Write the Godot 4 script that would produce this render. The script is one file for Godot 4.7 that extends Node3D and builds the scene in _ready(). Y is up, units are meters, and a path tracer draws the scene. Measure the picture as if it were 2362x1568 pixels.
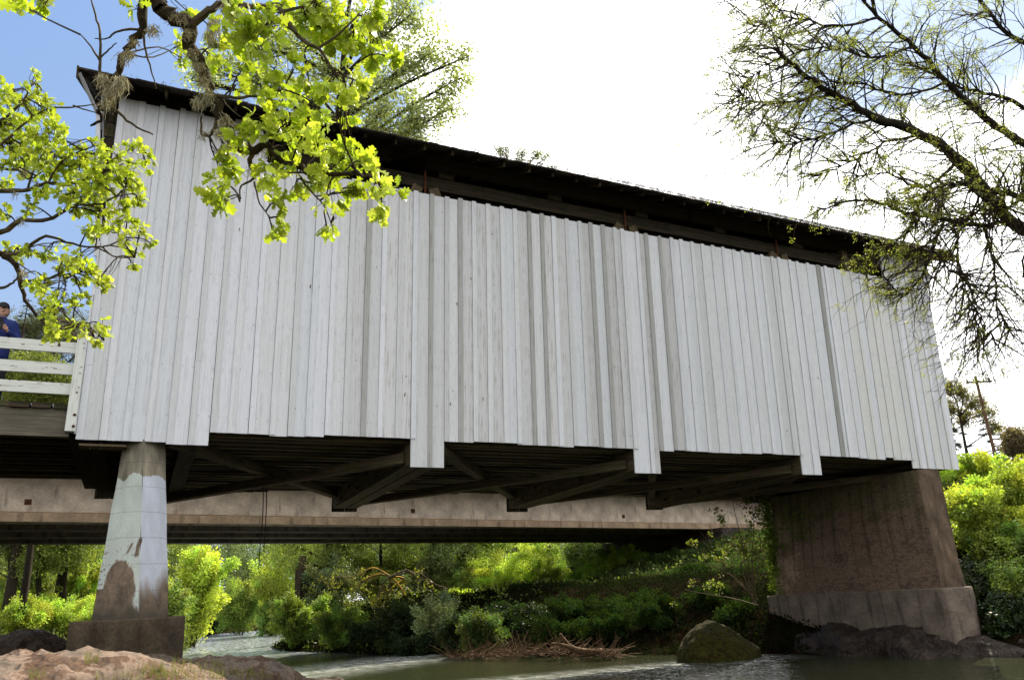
extends Node3D

# A white covered bridge over a small river, seen from the low bank beside it; a concrete road bridge behind.
const YAW := 0.4614
const PITCH := 0.3359
const ROLL := -0.0592
const FOCAL := 1734.25
const EYE := Vector3(1.073, -2.808, 13.287)
const WATER := -4.6
const LEAN := 0.08

var cam_right: Vector3
var cam_up: Vector3
var cam_fwd: Vector3
var rng := RandomNumberGenerator.new()
var M := {}
var taken := {}


# ---------------------------------------------------------------- mesh builder
class MB:
	var v := PackedVector3Array()
	var n := PackedVector3Array()
	var t := PackedVector2Array()
	var c := PackedColorArray()
	var ix := PackedInt32Array()
	var col := Color.WHITE
	var colored := false

	func vert(p: Vector3, nn: Vector3, uv: Vector2) -> int:
		v.append(p)
		n.append(nn)
		t.append(uv)
		c.append(col)
		return v.size() - 1

	# corners counter-clockwise seen from outside
	func quad(a: Vector3, b: Vector3, cc: Vector3, d: Vector3, ua := Vector2.ZERO, ub := Vector2(1, 0), uc := Vector2(1, 1), ud := Vector2(0, 1)) -> void:
		var nn := (b - a).cross(d - a)
		if nn.length_squared() < 1e-14:
			nn = (cc - b).cross(d - b)
		nn = nn.normalized()
		var i := vert(a, nn, ua)
		vert(b, nn, ub)
		vert(cc, nn, uc)
		vert(d, nn, ud)
		for k in [0, 2, 1, 0, 3, 2]:
			ix.append(i + k)

	func tri(a: Vector3, b: Vector3, cc: Vector3) -> void:
		var nn := (b - a).cross(cc - a).normalized()
		var i := vert(a, nn, Vector2(a.x + a.z, a.y))
		vert(b, nn, Vector2(b.x + b.z, b.y))
		vert(cc, nn, Vector2(cc.x + cc.z, cc.y))
		for k in [0, 2, 1]:
			ix.append(i + k)

	# a box of that size round the origin of xf; the grain (v) runs along the longer side of each face
	func box(xf: Transform3D, size: Vector3, off := Vector2.ZERO) -> void:
		var h := size * 0.5
		for a in 3:
			var b := (a + 1) % 3
			var cc := (a + 2) % 3
			for s in [-1.0, 1.0]:
				var pts := []
				var uvs := []
				for k in 4:
					var p := Vector3.ZERO
					p[a] = h[a] * s
					p[b] = h[b] * (-1.0 if k == 0 or k == 3 else 1.0)
					p[cc] = h[cc] * (-1.0 if k < 2 else 1.0)
					pts.append(xf * p)
					uvs.append(Vector2(p[cc], p[b]) + off if size[b] > size[cc] else Vector2(p[b], p[cc]) + off)
				if s > 0:
					quad(pts[0], pts[1], pts[2], pts[3], uvs[0], uvs[1], uvs[2], uvs[3])
				else:
					quad(pts[0], pts[3], pts[2], pts[1], uvs[0], uvs[3], uvs[2], uvs[1])

	func bar(a: Vector3, b: Vector3, w: float, hgt: float, up := Vector3.UP, off := Vector2.ZERO) -> void:
		var z := (b - a).normalized()
		var x := up.cross(z).normalized()
		var y := z.cross(x)
		box(Transform3D(Basis(x, y, z), (a + b) * 0.5), Vector3(w, hgt, a.distance_to(b)), off)

	func tube(pts: PackedVector3Array, rad: PackedFloat32Array, sides: int, cap := false, rough := 0.0, rnd: RandomNumberGenerator = null) -> void:
		var m := pts.size()
		if m < 2:
			return
		var d := (pts[1] - pts[0]).normalized()
		var side := d.cross(Vector3.UP if absf(d.y) < 0.9 else Vector3.RIGHT).normalized()
		var first := v.size()
		var run := 0.0
		for i in m:
			if i > 0:
				run += pts[i].distance_to(pts[i - 1])
			if i < m - 1:
				d = (pts[i + 1] - pts[i]).normalized()
			side = (side - d * side.dot(d)).normalized()
			var up := d.cross(side)
			for k in sides:
				var an := TAU * k / sides
				var nn := side * cos(an) + up * sin(an)
				var r := rad[i]
				if rough > 0.0:
					r *= 1.0 + rnd.randf_range(-rough, rough)
				vert(pts[i] + nn * r, nn, Vector2(float(k) / sides * TAU * rad[0], run))
		for i in m - 1:
			for k in sides:
				var a := first + i * sides + k
				var b := first + i * sides + (k + 1) % sides
				ix.append_array([a, a + sides, b, b, a + sides, b + sides])
		if cap:
			var e := first + (m - 1) * sides
			var f := vert(pts[m - 1], d, Vector2.ZERO)
			for k in sides:
				ix.append_array([e + k, f, e + (k + 1) % sides])

	# a closed prism: polygon pts (counter-clockwise seen from +axis), pushed along by off
	func prism(poly: PackedVector3Array, off: Vector3) -> void:
		var m := poly.size()
		for i in m:
			var a := poly[i]
			var b := poly[(i + 1) % m]
			var w := a.distance_to(b)
			var l := off.length()
			quad(a, b, b + off, a + off, Vector2(0, 0), Vector2(w, 0), Vector2(w, l), Vector2(0, l))
		for i in range(1, m - 1):
			tri(poly[0] + off, poly[i] + off, poly[i + 1] + off)
			tri(poly[0], poly[i + 1], poly[i])

	func disc(p: Vector3, axis: Vector3, r: float, thick: float, sides := 8) -> void:
		var d := axis.normalized()
		tube(PackedVector3Array([p, p + d * thick]), PackedFloat32Array([r, r * 0.9]), sides, true)

	# smooth grid of rows x columns points
	func grid(pts: PackedVector3Array, cols: int, uvs := PackedVector2Array(), closed := false, flip := false) -> void:
		var rows := pts.size() / cols
		var base := v.size()
		for i in pts.size():
			vert(pts[i], Vector3.UP, uvs[i] if uvs.size() else Vector2(pts[i].x, pts[i].z))
		var acc := PackedVector3Array()
		acc.resize(pts.size())
		for r in rows - 1:
			for k in (cols if closed else cols - 1):
				var a := r * cols + k
				var b := r * cols + (k + 1) % cols
				var e := a + cols
				var f := b + cols
				var nn := (pts[b] - pts[a]).cross(pts[e] - pts[a]) + (pts[e] - pts[f]).cross(pts[b] - pts[f])
				if flip:
					nn = -nn
				for q in [a, b, e, f]:
					acc[q] += nn
				if flip:
					ix.append_array([base + a, base + b, base + e, base + b, base + f, base + e])
				else:
					ix.append_array([base + a, base + e, base + b, base + b, base + e, base + f])
		for i in pts.size():
			n[base + i] = acc[i].normalized()

	func mesh(mat: Material) -> ArrayMesh:
		var arr := []
		arr.resize(Mesh.ARRAY_MAX)
		arr[Mesh.ARRAY_VERTEX] = v
		arr[Mesh.ARRAY_NORMAL] = n
		arr[Mesh.ARRAY_TEX_UV] = t
		if colored:
			arr[Mesh.ARRAY_COLOR] = c
		arr[Mesh.ARRAY_INDEX] = ix
		var am := ArrayMesh.new()
		am.add_surface_from_arrays(Mesh.PRIMITIVE_TRIANGLES, arr)
		am.surface_set_material(0, mat)
		return am


# ---------------------------------------------------------------- objects
func numbered(called: String) -> String:
	var k: int = taken.get(called, 0)
	taken[called] = k + 1
	return called if k == 0 else "%s_%03d" % [called, k]

func tag(o: Node3D, label: String, category: String, group := "") -> Node3D:
	o.set_meta("label", label)
	o.set_meta("category", category)
	if group:
		o.set_meta("group", group)
	return o

func thing(called: String, label: String, category: String, group := "", at := Vector3.ZERO) -> Node3D:
	var o := Node3D.new()
	o.name = numbered(called)
	o.position = at
	add_child(o)
	return tag(o, label, category, group)

func part(called: String, mesh: Mesh, parent: Node3D, xf := Transform3D()) -> MeshInstance3D:
	var o := MeshInstance3D.new()
	o.name = called
	o.mesh = mesh
	o.transform = xf
	parent.add_child(o, true)
	return o

func struct(called: String, mesh: Mesh) -> MeshInstance3D:
	var o := part(numbered(called), mesh, self)
	o.set_meta("kind", "structure")
	return o

func scatter(called: String, mesh: Mesh, xfs: Array, cols: PackedColorArray, parent: Node3D) -> MultiMeshInstance3D:
	var mm := MultiMesh.new()
	mm.transform_format = MultiMesh.TRANSFORM_3D
	mm.use_colors = true
	mm.mesh = mesh
	mm.instance_count = xfs.size()
	for i in xfs.size():
		mm.set_instance_transform(i, xfs[i])
		mm.set_instance_color(i, cols[i])
	var o := MultiMeshInstance3D.new()
	o.name = called
	o.multimesh = mm
	o.set_meta("kind", "stuff")
	parent.add_child(o, true)
	return o

# the place that lies at that spot of the view, so many metres deep
func spot(u: float, v: float, depth: float) -> Vector3:
	return EYE + (cam_fwd + cam_right * ((u - 1181.0) / FOCAL) - cam_up * ((v - 784.0) / FOCAL)) * depth

func rnd(a: float, b: float) -> float:
	return rng.randf_range(a, b)

func rvec() -> Vector3:
	var z := rnd(-1, 1)
	var a := rnd(0, TAU)
	var r := sqrt(1.0 - z * z)
	return Vector3(r * cos(a), z, r * sin(a))

func rbasis() -> Basis:
	return Basis(rvec(), rnd(0, TAU))

func frame(d: Vector3, up := Vector3.UP) -> Basis:      # y along d
	var x := d.cross(up if absf(d.normalized().dot(up)) < 0.95 else Vector3.RIGHT).normalized()
	var y := d.normalized()
	return Basis(x, y, x.cross(y))

func curve(pts: Array, steps: int) -> PackedVector3Array:
	var out := PackedVector3Array()
	var m := pts.size()
	for i in m - 1:
		var p0: Vector3 = pts[maxi(i - 1, 0)]
		var p1: Vector3 = pts[i]
		var p2: Vector3 = pts[i + 1]
		var p3: Vector3 = pts[mini(i + 2, m - 1)]
		for k in steps:
			out.append(p1.cubic_interpolate(p2, p0, p3, float(k) / steps))
	out.append(pts[m - 1])
	return out

func taper(m: int, r0: float, r1: float) -> PackedFloat32Array:
	var out := PackedFloat32Array()
	for i in m:
		out.append(lerpf(r0, r1, float(i) / maxi(m - 1, 1)))
	return out


# ---------------------------------------------------------------- textures and materials
func noise_bytes(w: int, h: int, freq: float, seed_: int, oct := 4, ridged := false) -> PackedByteArray:
	var f := FastNoiseLite.new()
	f.seed = seed_
	f.noise_type = FastNoiseLite.TYPE_SIMPLEX_SMOOTH
	f.frequency = freq
	f.fractal_type = FastNoiseLite.FRACTAL_RIDGED if ridged else FastNoiseLite.FRACTAL_FBM
	f.fractal_octaves = oct
	var im := f.get_seamless_image(w, h)
	im.convert(Image.FORMAT_L8)
	return im.get_data()

func stretch(bytes: PackedByteArray, w: int, h: int, w2: int, h2: int) -> PackedByteArray:
	var im := Image.create_from_data(w, h, false, Image.FORMAT_L8, bytes)
	im.resize(w2, h2, Image.INTERPOLATE_BILINEAR)
	return im.get_data()

func grey_tex(bytes: PackedByteArray, w: int, h: int) -> ImageTexture:
	return ImageTexture.create_from_image(Image.create_from_data(w, h, false, Image.FORMAT_L8, bytes))

func rgb_tex(bytes: PackedByteArray, w: int, h: int) -> ImageTexture:
	return ImageTexture.create_from_image(Image.create_from_data(w, h, false, Image.FORMAT_RGB8, bytes))

func lin(r: float, g: float, b: float) -> Color:
	return Color(r, g, b).linear_to_srgb()

func mat(r: float, g: float, b: float, rough := 0.85, tex: Texture2D = null, scale := Vector3.ONE, bump: Texture2D = null, bump_cm := 0.5, tri := false) -> StandardMaterial3D:
	var m := StandardMaterial3D.new()
	m.albedo_color = lin(r, g, b)
	m.roughness = rough
	m.metallic_specular = 0.35
	if tex:
		m.albedo_texture = tex
	m.uv1_scale = scale
	if bump:
		m.heightmap_enabled = true
		m.heightmap_texture = bump
		m.heightmap_scale = bump_cm
	if tri:
		m.uv1_triplanar = true
		m.uv1_world_triplanar = true
		m.uv1_triplanar_sharpness = 4.0
	return m

func leaf_mat(r: float, g: float, b: float, rough: float, through: float, tint := Vector3(1.0, 1.0, 0.5)) -> StandardMaterial3D:
	var m := mat(r, g, b, rough)
	m.vertex_color_use_as_albedo = true
	m.cull_mode = BaseMaterial3D.CULL_DISABLED
	m.metallic_specular = 0.4
	m.backlight_enabled = true
	m.backlight = lin(tint.x * through, tint.y * through, tint.z * through)
	return m

# a ramp through colours at 0..1 by a value
func ramp(stops: Array, x: float) -> Vector3:
	for i in range(1, stops.size()):
		if x <= stops[i][0]:
			var k: float = clampf((x - stops[i - 1][0]) / (stops[i][0] - stops[i - 1][0]), 0, 1)
			return (stops[i - 1][1] as Vector3).lerp(stops[i][1], k)
	return stops[stops.size() - 1][1]

func put3(b: PackedByteArray, at: int, c: Vector3) -> void:
	b[at] = int(clampf(c.x, 0, 1) * 255)
	b[at + 1] = int(clampf(c.y, 0, 1) * 255)
	b[at + 2] = int(clampf(c.z, 0, 1) * 255)

func make_materials() -> void:
	var S := 512
	# wood grain: fine streaks along v
	var g1 := stretch(noise_bytes(S, 32, 0.06, 1, 4), S, 32, S, S)
	var g2 := stretch(noise_bytes(S, 32, 0.025, 2, 3), S, 32, S, S)
	var blot := noise_bytes(S, S, 0.012, 3, 5)
	var speck := noise_bytes(S, S, 0.09, 4, 3)
	var paint := PackedByteArray(); paint.resize(S * S * 3)
	var worn := PackedByteArray(); worn.resize(S * S * 3)
	var wood := PackedByteArray(); wood.resize(S * S * 3)
	var timber := PackedByteArray(); timber.resize(S * S * 3)
	for i in S * S:
		var a := g1[i] / 255.0
		var b := g2[i] / 255.0
		var e := blot[i] / 255.0
		var f := speck[i] / 255.0
		# flaked paint: small dark specks, soft grain, broad soiling
		var k := 0.97 - 0.10 * maxf(0.0, b - 0.5) - 0.12 * maxf(0.0, 0.5 - e) - 0.05 * absf(a - 0.5)
		var spot_ := smoothstep(0.78, 0.88, f * 0.75 + e * 0.35)
		put3(paint, i * 3, Vector3(k, k, k * 0.995).lerp(Vector3(0.55, 0.53, 0.48), spot_ * 0.45))
		var bare := smoothstep(0.52, 0.78, a * 0.45 + b * 0.55 + (e - 0.5) * 0.35)
		put3(worn, i * 3, Vector3(0.97, 0.97, 0.965).lerp(Vector3(0.66, 0.64, 0.60), bare * 0.45) * (0.94 + 0.06 * a))
		put3(wood, i * 3, Vector3(0.86, 0.84, 0.80) * (0.72 + 0.35 * a * 0.6 + 0.3 * b * 0.5) * (0.85 + 0.2 * e))
		put3(timber, i * 3, Vector3(0.92, 0.85, 0.74).lerp(Vector3(0.70, 0.76, 0.52), smoothstep(0.5, 0.75, e)) * (0.55 + 0.3 * a + 0.3 * b))
	var t_paint := rgb_tex(paint, S, S)
	var t_worn := rgb_tex(worn, S, S)
	var t_wood := rgb_tex(wood, S, S)
	var t_timber := rgb_tex(timber, S, S)
	var t_grain := grey_tex(g1, S, S)
	var t_c0 := grey_tex(speck, S, S)
	var sc := Vector3(1.6, 0.45, 1)
	M.boards = []
	for k in [[0.67, 0.69, 0.715, 0], [0.69, 0.70, 0.71, 0], [0.62, 0.63, 0.635, 0], [0.72, 0.735, 0.765, 0], [0.69, 0.695, 0.695, 1], [0.64, 0.645, 0.645, 1], [0.42, 0.42, 0.40, 1], [0.34, 0.34, 0.32, 1], [0.59, 0.59, 0.59, 1], [0.66, 0.665, 0.64, 0]]:
		M.boards.append(mat(k[0], k[1], k[2], 0.7, [t_paint, t_worn, t_wood][k[3]], sc, t_grain, 0.25))
	M.trim = mat(0.66, 0.68, 0.62, 0.75, t_worn, Vector3(1.5, 0.5, 1), t_grain, 0.2)
	M.timber = mat(0.13, 0.115, 0.09, 0.9, t_timber, Vector3(1.2, 0.35, 1), t_grain, 0.5)
	M.timber_light = mat(0.17, 0.15, 0.115, 0.9, t_timber, Vector3(1.2, 0.35, 1), t_grain, 0.5)
	M.fascia = mat(0.20, 0.185, 0.15, 0.9, t_wood, Vector3(1.2, 0.35, 1), t_grain, 0.6)
	M.chord = mat(0.055, 0.049, 0.039, 0.9, t_timber, Vector3(1.2, 0.35, 1), t_grain, 0.5)  # timber darkened to deepen the shade in the gap under the eave
	M.timber_dark = mat(0.065, 0.055, 0.045, 0.95, t_timber, Vector3(1.2, 0.35, 1), t_grain, 0.5)
	M.shingle = [mat(0.085, 0.07, 0.058, 0.95, t_wood, Vector3(3, 1, 1), t_grain, 0.6), mat(0.06, 0.05, 0.042, 0.95, t_wood, Vector3(3, 1, 1), t_grain, 0.6), mat(0.11, 0.09, 0.07, 0.95, t_wood, Vector3(3, 1, 1), t_grain, 0.6)]
	M.bark = mat(0.13, 0.105, 0.08, 0.95, t_timber, Vector3(4, 1.2, 1), t_grain, 2.0)
	M.bark_dark = mat(0.065, 0.055, 0.045, 0.95, t_timber, Vector3(4, 1.2, 1), t_grain, 2.0)
	M.bark_oak = mat(0.19, 0.155, 0.115, 0.95, t_timber, Vector3(7, 3, 1), t_c0, 3.0)
	M.bark_grey = mat(0.26, 0.23, 0.19, 0.95, t_timber, Vector3(4, 1.2, 1), t_grain, 1.0)
	# concrete
	var c1 := noise_bytes(S, S, 0.008, 11, 5)
	var c2 := noise_bytes(S, S, 0.06, 12, 3)
	var c3 := stretch(noise_bytes(S, 64, 0.02, 13, 4), S, 64, S, S)
	var conc := PackedByteArray(); conc.resize(S * S * 3)
	var stain := PackedByteArray(); stain.resize(S * S * 3)
	var rock := PackedByteArray(); rock.resize(S * S * 3)
	var crack := noise_bytes(S, S, 0.014, 14, 4, true)
	for i in S * S:
		var a := c1[i] / 255.0
		var b := c2[i] / 255.0
		var e := c3[i] / 255.0
		var k := 0.78 + 0.26 * (a - 0.5) + 0.12 * (b - 0.5) - 0.14 * smoothstep(0.6, 0.85, e)
		put3(conc, i * 3, Vector3(k, k * 0.955, k * 0.895))
		var s := clampf(0.80 + 0.5 * (a - 0.5) + 0.12 * (b - 0.5), 0, 1)
		var run := smoothstep(0.52, 0.72, e * 0.7 + a * 0.35)
		put3(stain, i * 3, (Vector3(s, s * 0.90, s * 0.80)).lerp(Vector3(0.42, 0.38, 0.31), run * 0.28))
		var cr := smoothstep(0.80, 0.93, crack[i] / 255.0)
		var q := 0.72 + 0.45 * (a - 0.5) + 0.3 * (b - 0.5)
		var lich := smoothstep(0.60, 0.72, b * 0.5 + e * 0.25 + (1.0 - a) * 0.35)
		var litter := smoothstep(0.52, 0.66, a * 0.75 + b * 0.35)
		put3(rock, i * 3, Vector3(q, q * 0.90, q * 0.82).lerp(Vector3(0.50, 0.48, 0.44), lich * 0.6).lerp(Vector3(0.34, 0.25, 0.18) * (0.6 + 0.9 * b), litter * 0.8) * (1.0 - 0.5 * cr))
	var t_conc := rgb_tex(conc, S, S)
	var t_stain := rgb_tex(stain, S, S)
	var t_rock := rgb_tex(rock, S, S)
	var t_c2 := grey_tex(c2, S, S)
	var t_crack := grey_tex(crack, S, S)
	M.girder = mat(0.74, 0.68, 0.61, 0.9, t_conc, Vector3(0.22, 0.22, 0.22), t_c2, 0.3, true)  # paler than plain concrete, painting in light bounced onto the front girder
	M.girder_shaded = mat(0.30, 0.29, 0.27, 0.9, t_conc, Vector3(0.22, 0.22, 0.22), t_c2, 0.3, true)  # same concrete darkened for the shade under the deck
	M.abutment = mat(0.29, 0.235, 0.195, 0.92, t_stain, Vector3(0.28, 0.24, 0.28), t_c2, 0.8, true)
	M.footing = mat(0.25, 0.22, 0.195, 0.92, t_conc, Vector3(0.3, 0.3, 0.3), t_c2, 1.0, true)
	M.nose = mat(0.17, 0.15, 0.128, 0.92, t_stain, Vector3(0.5, 0.3, 0.5), t_c2, 0.8, true)
	M.pedestal = mat(0.095, 0.088, 0.07, 0.95, t_stain, Vector3(0.5, 0.3, 0.5), t_c2, 1.5, true)
	M.rock = mat(0.34, 0.305, 0.275, 0.92, t_rock, Vector3(0.45, 0.45, 0.45), t_crack, 3.0, true)
	M.rock_grey = mat(0.21, 0.20, 0.185, 0.92, t_rock, Vector3(0.5, 0.5, 0.5), t_crack, 3.0, true)
	M.rock_dark = mat(0.085, 0.078, 0.07, 0.7, t_rock, Vector3(0.5, 0.5, 0.5), t_crack, 4.0, true)
	M.soil = mat(0.032, 0.028, 0.018, 0.98, t_rock, Vector3(0.3, 0.3, 0.3), t_c2, 2.0, true)  # soil lowered too, to carry the shade on the bank
	M.soil.metallic_specular = 0.04
	M.moss = mat(0.13, 0.16, 0.02, 0.98, t_rock, Vector3(1.5, 1.5, 1.5), t_c2, 3.0, true)
	M.rust = mat(0.16, 0.065, 0.03, 0.9, t_conc, Vector3(3, 3, 3), t_c2, 0.3, true)
	M.iron = mat(0.05, 0.035, 0.03, 0.7)
	M.iron.metallic = 0.3
	M.ochre = mat(0.42, 0.27, 0.09, 0.9, t_stain, Vector3(0.5, 0.5, 0.5), t_c2, 0.3, true)
	M.cable = mat(0.035, 0.028, 0.025, 0.8)
	M.leaf = leaf_mat(1, 1, 1, 0.45, 1.0, Vector3(0.92, 1.0, 0.40))
	M.ivy_leaf = leaf_mat(1, 1, 1, 0.75, 0.7, Vector3(0.92, 1.0, 0.40))
	M.ivy_leaf.metallic_specular = 0.06
	M.flange = mat(0.52, 0.42, 0.31, 0.9, t_conc, Vector3(0.2, 0.2, 0.2), t_c2, 0.3, true)
	M.needle = leaf_mat(1, 1, 1, 0.7, 0.35)
	M.lichen = mat(0.34, 0.31, 0.19, 0.95)
	M.gold = mat(0.38, 0.22, 0.03, 0.95)
	M.pole = mat(0.20, 0.13, 0.10, 0.9, t_timber, Vector3(2, 0.5, 1), t_grain, 0.3)
	M.drift = mat(0.19, 0.125, 0.085, 0.9, t_timber, Vector3(3, 1, 1), t_grain, 0.5)
	M.pier = pier_material(c1, c2, t_c2)
	M.abutment = abutment_material(c1, c2, c3, crack, t_c2)
	# water
	var w1 := noise_bytes(S, S, 0.02, 21, 5)
	M.water = mat(1, 1, 1, 0.09, null, Vector3(0.5, 0.5, 0.5), grey_tex(w1, S, S), 1.3, true)
	M.water.vertex_color_use_as_albedo = true
	M.water.metallic_specular = 0.5

# white paint on concrete, worn off at the foot: u 0..1 goes round the nose (ridge at 0.5), v from top (0) to foot (1)
func pier_material(c1: PackedByteArray, c2: PackedByteArray, bump: Texture2D) -> StandardMaterial3D:
	var w := 256
	var h := 512
	var b := PackedByteArray()
	b.resize(w * h * 3)
	for y in h:
		for x in w:
			var a := c1[(y % 512) * 512 + x * 2 % 512] / 255.0
			var e := c2[(y % 512) * 512 + (x + 100)] / 255.0
			var u := float(x) / w
			var v := float(y) / h
			var j := (a - 0.5) * 0.13 + (e - 0.5) * 0.02
			var white := smoothstep(0.205, 0.215, v + j * 0.25 - 0.012 * sin(u * 14.0))
			var right_low := smoothstep(0.78, 0.90, v + j * 0.7 + 0.08 * smoothstep(0.75, 1.0, u))
			# a bare brown patch low on the left face
			var px := (u - 0.27) / 0.20
			var py := (v - 0.83) / 0.16
			var bare := 1.0 - smoothstep(0.85, 1.05, px * px + py * py + j * 5.0)
			if v > 0.83 and u < 0.5:
				bare = maxf(bare, 1.0 - smoothstep(0.36, 0.42, u + j))
			var chip := (1.0 - smoothstep(0.02, 0.035, absf(u - 0.47 + (v - 0.61) * 0.5 + j * 0.4))) * smoothstep(0.56, 0.58, v) * (1.0 - smoothstep(0.66, 0.68, v))
			chip = maxf(chip, (1.0 - smoothstep(0.0, 0.03, absf(u - 0.34 + (v - 0.63) * 1.3))) * smoothstep(0.585, 0.60, v) * (1.0 - smoothstep(0.64, 0.66, v)))
			chip = maxf(chip, smoothstep(0.70, 0.74, e) * smoothstep(0.58, 0.66, v) * (1.0 - smoothstep(0.36, 0.5, u)) * 0.8)
			var conc := Vector3(0.62, 0.59, 0.51) * (0.85 + 0.4 * (a - 0.5))
			var brown := Vector3(0.50, 0.435, 0.365) * (0.8 + 0.5 * (a - 0.3) + 0.25 * (e - 0.5))
			var paint := (Vector3(0.80, 0.83, 0.79) if u < 0.5 else Vector3(0.78, 0.80, 0.84)) * (0.97 + 0.1 * (a - 0.5))  # greenish left and bluish right tints paint in the light on each face
			# formwork lines
			var course := fposmod(v + 0.02 + 0.004 * sin(u * 9.0), 0.145)
			if course < 0.003:
				paint *= 0.78
				conc *= 0.8
			var c := conc.lerp(paint, white)
			c = c.lerp(brown, maxf(maxf(bare, chip), right_low * (1.0 if u > 0.5 else smoothstep(0.9, 0.95, v + j))))
			c = c.lerp(Vector3(0.25, 0.235, 0.20), smoothstep(0.90, 1.0, v + j * 1.2) * 0.75)
			put3(b, (y * w + x) * 3, c)
	return mat(0.92, 0.92, 0.92, 0.85, rgb_tex(b, w, h), Vector3.ONE, bump, 0.4)

# a tall cast wall: form lines, drips from the top, moss, paler far edge; u runs from the far end (0) to the near one (1), v from the foot (0) up
func abutment_material(c1: PackedByteArray, c2: PackedByteArray, c3: PackedByteArray, crack: PackedByteArray, bump: Texture2D) -> StandardMaterial3D:
	var S := 512
	var b := PackedByteArray()
	b.resize(S * S * 3)
	for y in S:
		for x in S:
			var a := c1[y * S + x] / 255.0
			var e := c2[y * S + x] / 255.0
			var drip := c3[(y / 3 % S) * S + (x * 2) % S] / 255.0
			var u := float(x) / S
			var v := float(y) / S
			var k := 0.62 + 0.35 * (a - 0.5) + 0.28 * (e - 0.5)
			var col := Vector3(k, k * 0.86, k * 0.74)
			col = col.lerp(Vector3(0.92, 0.80, 0.70) * (0.8 + 0.3 * e), (1.0 - smoothstep(0.02, 0.22, u + (a - 0.5) * 0.3)) * smoothstep(0.05, 0.4, 1.0 - v) * 0.8)
			col = col.lerp(Vector3(0.22, 0.20, 0.16), smoothstep(0.42, 0.95, drip + (v - 0.6) * 0.45) * 0.4)
			col = col.lerp(Vector3(0.40, 0.42, 0.22), smoothstep(0.60, 0.85, v + (a - 0.5) * 0.7) * 0.35)
			col = col.lerp(Vector3(0.16, 0.15, 0.12), smoothstep(0.62, 0.72, a * 0.6 + e * 0.5) * 0.35)
			var course := fposmod(v + 0.006 * sin(u * 7.0) + 0.004 * (e - 0.5), 0.125)
			if course < 0.004:
				col *= 0.84
			elif course < 0.010:
				col *= 1.06
			put3(b, (y * S + x) * 3, col)
	return mat(0.46, 0.44, 0.42, 0.92, rgb_tex(b, S, S), Vector3.ONE, bump, 0.8)


func _ready() -> void:
	rng.seed = 7
	# camera
	cam_fwd = Vector3(sin(YAW) * cos(PITCH), sin(PITCH), -cos(YAW) * cos(PITCH))
	var r0 := Vector3(cos(YAW), 0, sin(YAW))
	var u0 := r0.cross(cam_fwd)
	cam_right = r0 * cos(ROLL) + u0 * sin(ROLL)
	cam_up = u0 * cos(ROLL) - r0 * sin(ROLL)
	var cam := Camera3D.new()
	cam.name = "camera"
	cam.transform = Transform3D(Basis(cam_right, cam_up, -cam_fwd), EYE)
	cam.fov = rad_to_deg(2.0 * atan(784.0 / FOCAL))
	cam.near = 0.1
	cam.far = 2000.0
	add_child(cam)
	# sky
	var az := deg_to_rad(59.0)
	var el := deg_to_rad(47.0)
	var to_sun := Vector3(sin(az) * cos(el), sin(el), -cos(az) * cos(el))
	var env := Environment.new()
	env.background_mode = Environment.BG_SKY
	env.sky = Sky.new()
	env.sky.sky_material = sky_material(to_sun)
	env.tonemap_mode = Environment.TONE_MAPPER_LINEAR
	env.tonemap_exposure = 2.35
	env.sdfgi_enabled = true
	env.ssao_enabled = true
	env.ssil_enabled = true
	var we := WorldEnvironment.new()
	we.name = "world_environment"
	we.environment = env
	add_child(we)
	# sun
	var sun := DirectionalLight3D.new()
	sun.name = "sun"
	sun.light_energy = 1.4
	sun.light_color = Color(1.0, 0.95, 0.86)
	sun.light_angular_distance = 0.5
	sun.shadow_enabled = true
	sun.transform = Transform3D(Basis.looking_at(-to_sun, Vector3.UP), Vector3(0, 30, 0))
	add_child(sun)

	make_materials()
	build_ground()
	build_river()
	build_covered_bridge()
	build_approach()
	build_piers()
	build_road_bridge()
	build_rocks()
	build_plants()
	build_far_things()
	build_small_things()
	build_person()


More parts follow.
